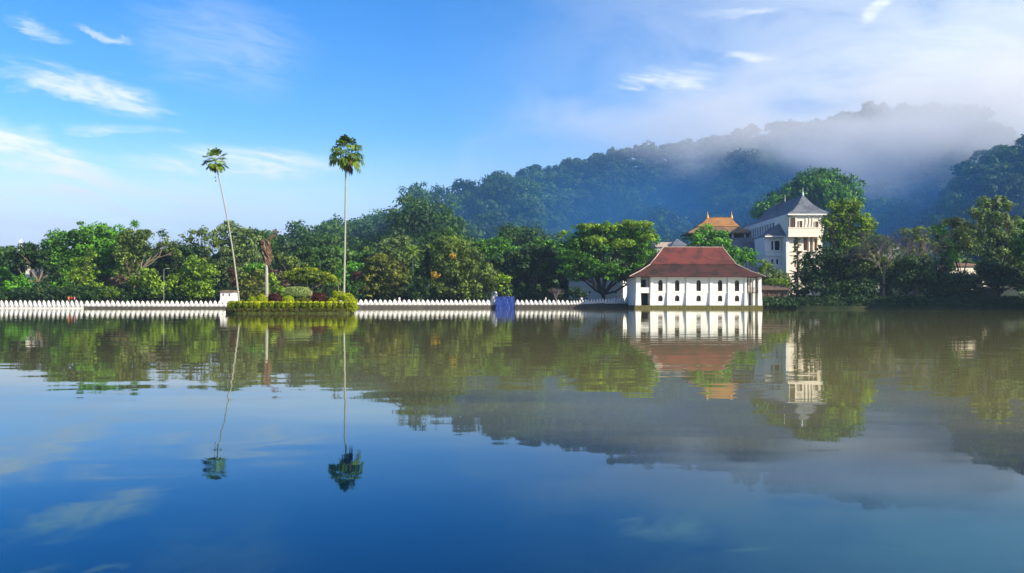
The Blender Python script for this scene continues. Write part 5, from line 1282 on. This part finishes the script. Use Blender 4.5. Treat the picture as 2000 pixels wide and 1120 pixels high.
def dead_palm():
    reseed('dead_palm')
    d = ID + 4.5; bx = 521; x = PX(bx, d); root = empty('dead_palm', (x, d, ZI)); tag(root, 'dead palm stump wrapped in withered brown fronds, one frond sticking out at its top', 'palm tree', GRP_I)
    zt = P(521, 470, d).z; mb = MB(); mb.tube([(x, d, ZI - .3), (x, d, ZI + 1), (x - .03, d, ZI + 3), (x - .05, d, zt)], [.26, .22, .23, .12], 12); mb.build('trunk', M['bark_grey'], root, smooth=True)
    mb = MB(); mb.tube([(x - .04, d, P(521, 515, d).z), (x - .05, d, P(521, 505, d).z)], [.245, .25], 12); mb.build('collar', M['bark_dark'], root)
    dl = Leaves()
    for i in range(90):
        z0 = zt - rng.uniform(0, 1.6); a = rng.uniform(0, 6.28); L = rng.uniform(.8, 2.3); ro = rng.uniform(.25, .62)
        k = 6; pts = [np.array([x + (.1 if z0 < zt - 1 else -.1) + math.cos(a + j * .25) * ro * math.sin(min(1, .35 + j / k) * 2.2) + .12 * j / k, d + math.sin(a + j * .25) * ro * math.sin(min(1, .35 + j / k) * 2.2), max(z0 - L * j / k, P(521, 524, d).z)]) for j in range(k + 1)]
        w = np.array([.045, .02, 0]) * rng.uniform(.6, 1.5)
        dl.quads([[pts[j] - w, pts[j + 1] - w, pts[j + 1] + w, pts[j] + w] for j in range(k)], np.clip(rng.uniform(0, 1, k), 0, 1))
    lobes = [(514, 480, 5, 13), (523, 488, 7, 20), (526, 505, 5, 13)]
    s = d / F
    for (a, c, rx, ry) in lobes: dl.lobe(P(a, c, d), (rx * s, rx * s, ry * s), .13, .12, .7, .5, .9, .2)
    dl.build('withered_fronds', M['leaf_straw'], root)
    fr = Leaves(); o = np.array(P(522, 470, d)); frond(fr, o, 0.1, R(48), 1.9, .42, .5, .4, 22, .9)
    fr.lobe(P(538, 454, d), (9 * s, .3, 4.5 * s), .14, .12, .9, .5, .9, .2)
    fr.build('frond', M['leaf_straw'], root)
dead_palm()

def young_palm():
    d = ID + 4; root = coconut('thin young feather palm with arching fronds beside the straight stem', d, 661, 661, 551, 15, 'leaf_olive', 13, GRP_I, 'bark_pale', .05, ZI, 'palm_tree')
young_palm()
block_bush('tree', 'small round lime green crown at the right edge of the flat topped tree', PX(648, ID + 9), ID + 9, P(648, 546, ID + 9).z, .62, .6, .5, 'leaf_lime', n=900, card=.15, square=2, cat='tree')

# ------------------------------------------------------------------ people
def person(label, px, d, shirt, trousers, zbase, facing=0.0, stride=0.25):
    x = PX(px, d); root = empty('person', (x, d, zbase)); tag(root, label, 'person')
    bm = bmesh.new(); H = 1.68
    V = [(0, 0, .93), (0, 0, 1.15), (0, 0, 1.38), (0, 0, 1.50), (0, 0, 1.60), (.19, 0, 1.38), (.24, .03, 1.10), (.22, -.10, .86), (-.19, 0, 1.38), (-.24, -.03, 1.10), (-.22, .12, .88),
         (.10, 0, .88), (.11, -stride * .5, .48), (.11, -stride * .4, .06), (-.10, 0, .88), (-.11, stride * .5, .48), (-.11, stride * .9, .08), (.11, -stride * .4 - .14, .03), (-.11, stride * .9 - .14, .03)]
    E = [(0, 1), (1, 2), (2, 3), (3, 4), (2, 5), (5, 6), (6, 7), (2, 8), (8, 9), (9, 10), (0, 11), (11, 12), (12, 13), (0, 14), (14, 15), (15, 16), (13, 17), (16, 18)]
    Rr = [.13, .12, .14, .06, .105, .07, .045, .035, .07, .045, .035, .09, .06, .04, .09, .06, .04, .035, .035]
    c, s_ = math.cos(facing), math.sin(facing)
    me = bpy.data.meshes.new('body'); me.from_pydata([(a * c - b_ * s_, a * s_ + b_ * c, z) for a, b_, z in V], E, [])
    o = bpy.data.objects.new('body', me); COL.objects.link(o); o.parent = root; me.materials.append(M['skin'])
    o.modifiers.new('skin', 'SKIN')
    for i, sv in enumerate(me.skin_vertices[0].data): sv.radius = (Rr[i], Rr[i]); sv.use_root = (i == 0)
    o.modifiers.new('sub', 'SUBSURF').levels = 1; o.modifiers['sub'].render_levels = 1
    def rot(x_, y_, z_): return (x + x_ * c - y_ * s_, d + x_ * s_ + y_ * c, zbase + z_)
    def el(cx, cy, z, rx, ry): return [rot(cx + rx * math.cos(t), cy + ry * math.sin(t), z) for t in [2 * math.pi * k / 12 for k in range(12)]]
    mb = MB(); loft(mb, [el(0, 0, .86, .18, .14), el(0, 0, 1.05, .165, .13), el(0, 0, 1.30, .21, .15), el(0, 0, 1.43, .20, .12), el(0, 0, 1.49, .08, .08)])
    for sg in (1, -1): mb.tube([rot(sg * .19, 0, 1.41), rot(sg * .245, sg * .02, 1.14)], [.085, .065], 8)
    mb.build('shirt', M[shirt], root)
    mb = MB(); loft(mb, [el(0, 0, .78, .17, .13), el(0, 0, .95, .175, .14)])
    for sg, yy in ((1, -stride * .4), (-1, stride * .9)): mb.tube([rot(sg * .10, 0, .88), rot(sg * .11, yy * .6, .48), rot(sg * .11, yy, .10)], [.105, .08, .06], 8)
    mb.build('trousers', M[trousers], root)
    mb = MB(); loft(mb, [el(0, .02, 1.60, .085, .10), el(0, .02, 1.70, .09, .105), el(0, .01, 1.76, .05, .06)]); mb.build('hair', M['hair'], root)
for nm, c in (('cloth_red', (.45, .03, .03)), ('cloth_orange', (.55, .16, .02)), ('cloth_white', (.75, .74, .72)), ('cloth_blue', (.04, .07, .2)), ('cloth_dark', (.03, .03, .04)), ('cloth_pink', (.5, .2, .25))):
    M[nm] = flat_mat(nm, c, .9, .1, .08, 4)
person('walker in an orange shirt behind the far left wall', 134, 199, 'cloth_orange', 'cloth_dark', 1.0, 1.4)
person('walker in a red shirt just behind the orange shirted one', 140, 200, 'cloth_red', 'cloth_blue', 1.0, 1.5)
person('walker in a pink top leading the little group on the left', 145.5, 199.5, 'cloth_pink', 'cloth_dark', 1.0, 1.6)
person('person in white shirt standing in front of the thatched pavilion', 1517, 236, 'cloth_white', 'cloth_blue', 1.0, -.6)
person('person in a pale shirt standing on the path behind the middle wall', 780, 233, 'cloth_white', 'cloth_dark', 1.15, .4, .1)
person('person in white strolling left of the frangipani behind the wall', 1066, 242, 'cloth_white', 'cloth_dark', 1.3, 1.2)
person('person in dark trousers and white top standing below the rain tree limb', 1136, 242.5, 'cloth_white', 'cloth_dark', 1.3, .2, .1)
person('person in blue top standing next to the white topped one below the rain tree', 1146, 242.6, 'cloth_blue', 'cloth_white', 1.3, -.4, .1)
person('person in red top climbing the path beside the bathing house', 1204, 243, 'cloth_red', 'cloth_dark', 1.5, 1.2)

def street_lamp(label, px, d, ytop):
    x = PX(px, d); root = empty('street_lamp', (x, d, 1.0)); tag(root, label, 'street lamp')
    zt = P(px, ytop, d).z; mb = MB(); mb.tube([(x, d, .8), (x, d, zt - .5), (x + .15, d, zt - .12), (x + .7, d, zt)], [.06, .045, .04, .035], 8); mb.build('pole', M['bark_grey'], root)
    mb = MB(); mb.frustum([(x + .65, d - .12, zt - .1), (x + 1.25, d - .1, zt - .06), (x + 1.25, d + .1, zt - .06), (x + .65, d + .12, zt - .1)], [(x + .65, d - .1, zt + .06), (x + 1.2, d - .07, zt + .07), (x + 1.2, d + .07, zt + .07), (x + .65, d + .1, zt + .06)]); mb.build('lamp_head', M['bark_grey'], root)
street_lamp('slim street lamp with a curved arm against the dark trees behind the left wall', 320, 206, 527)
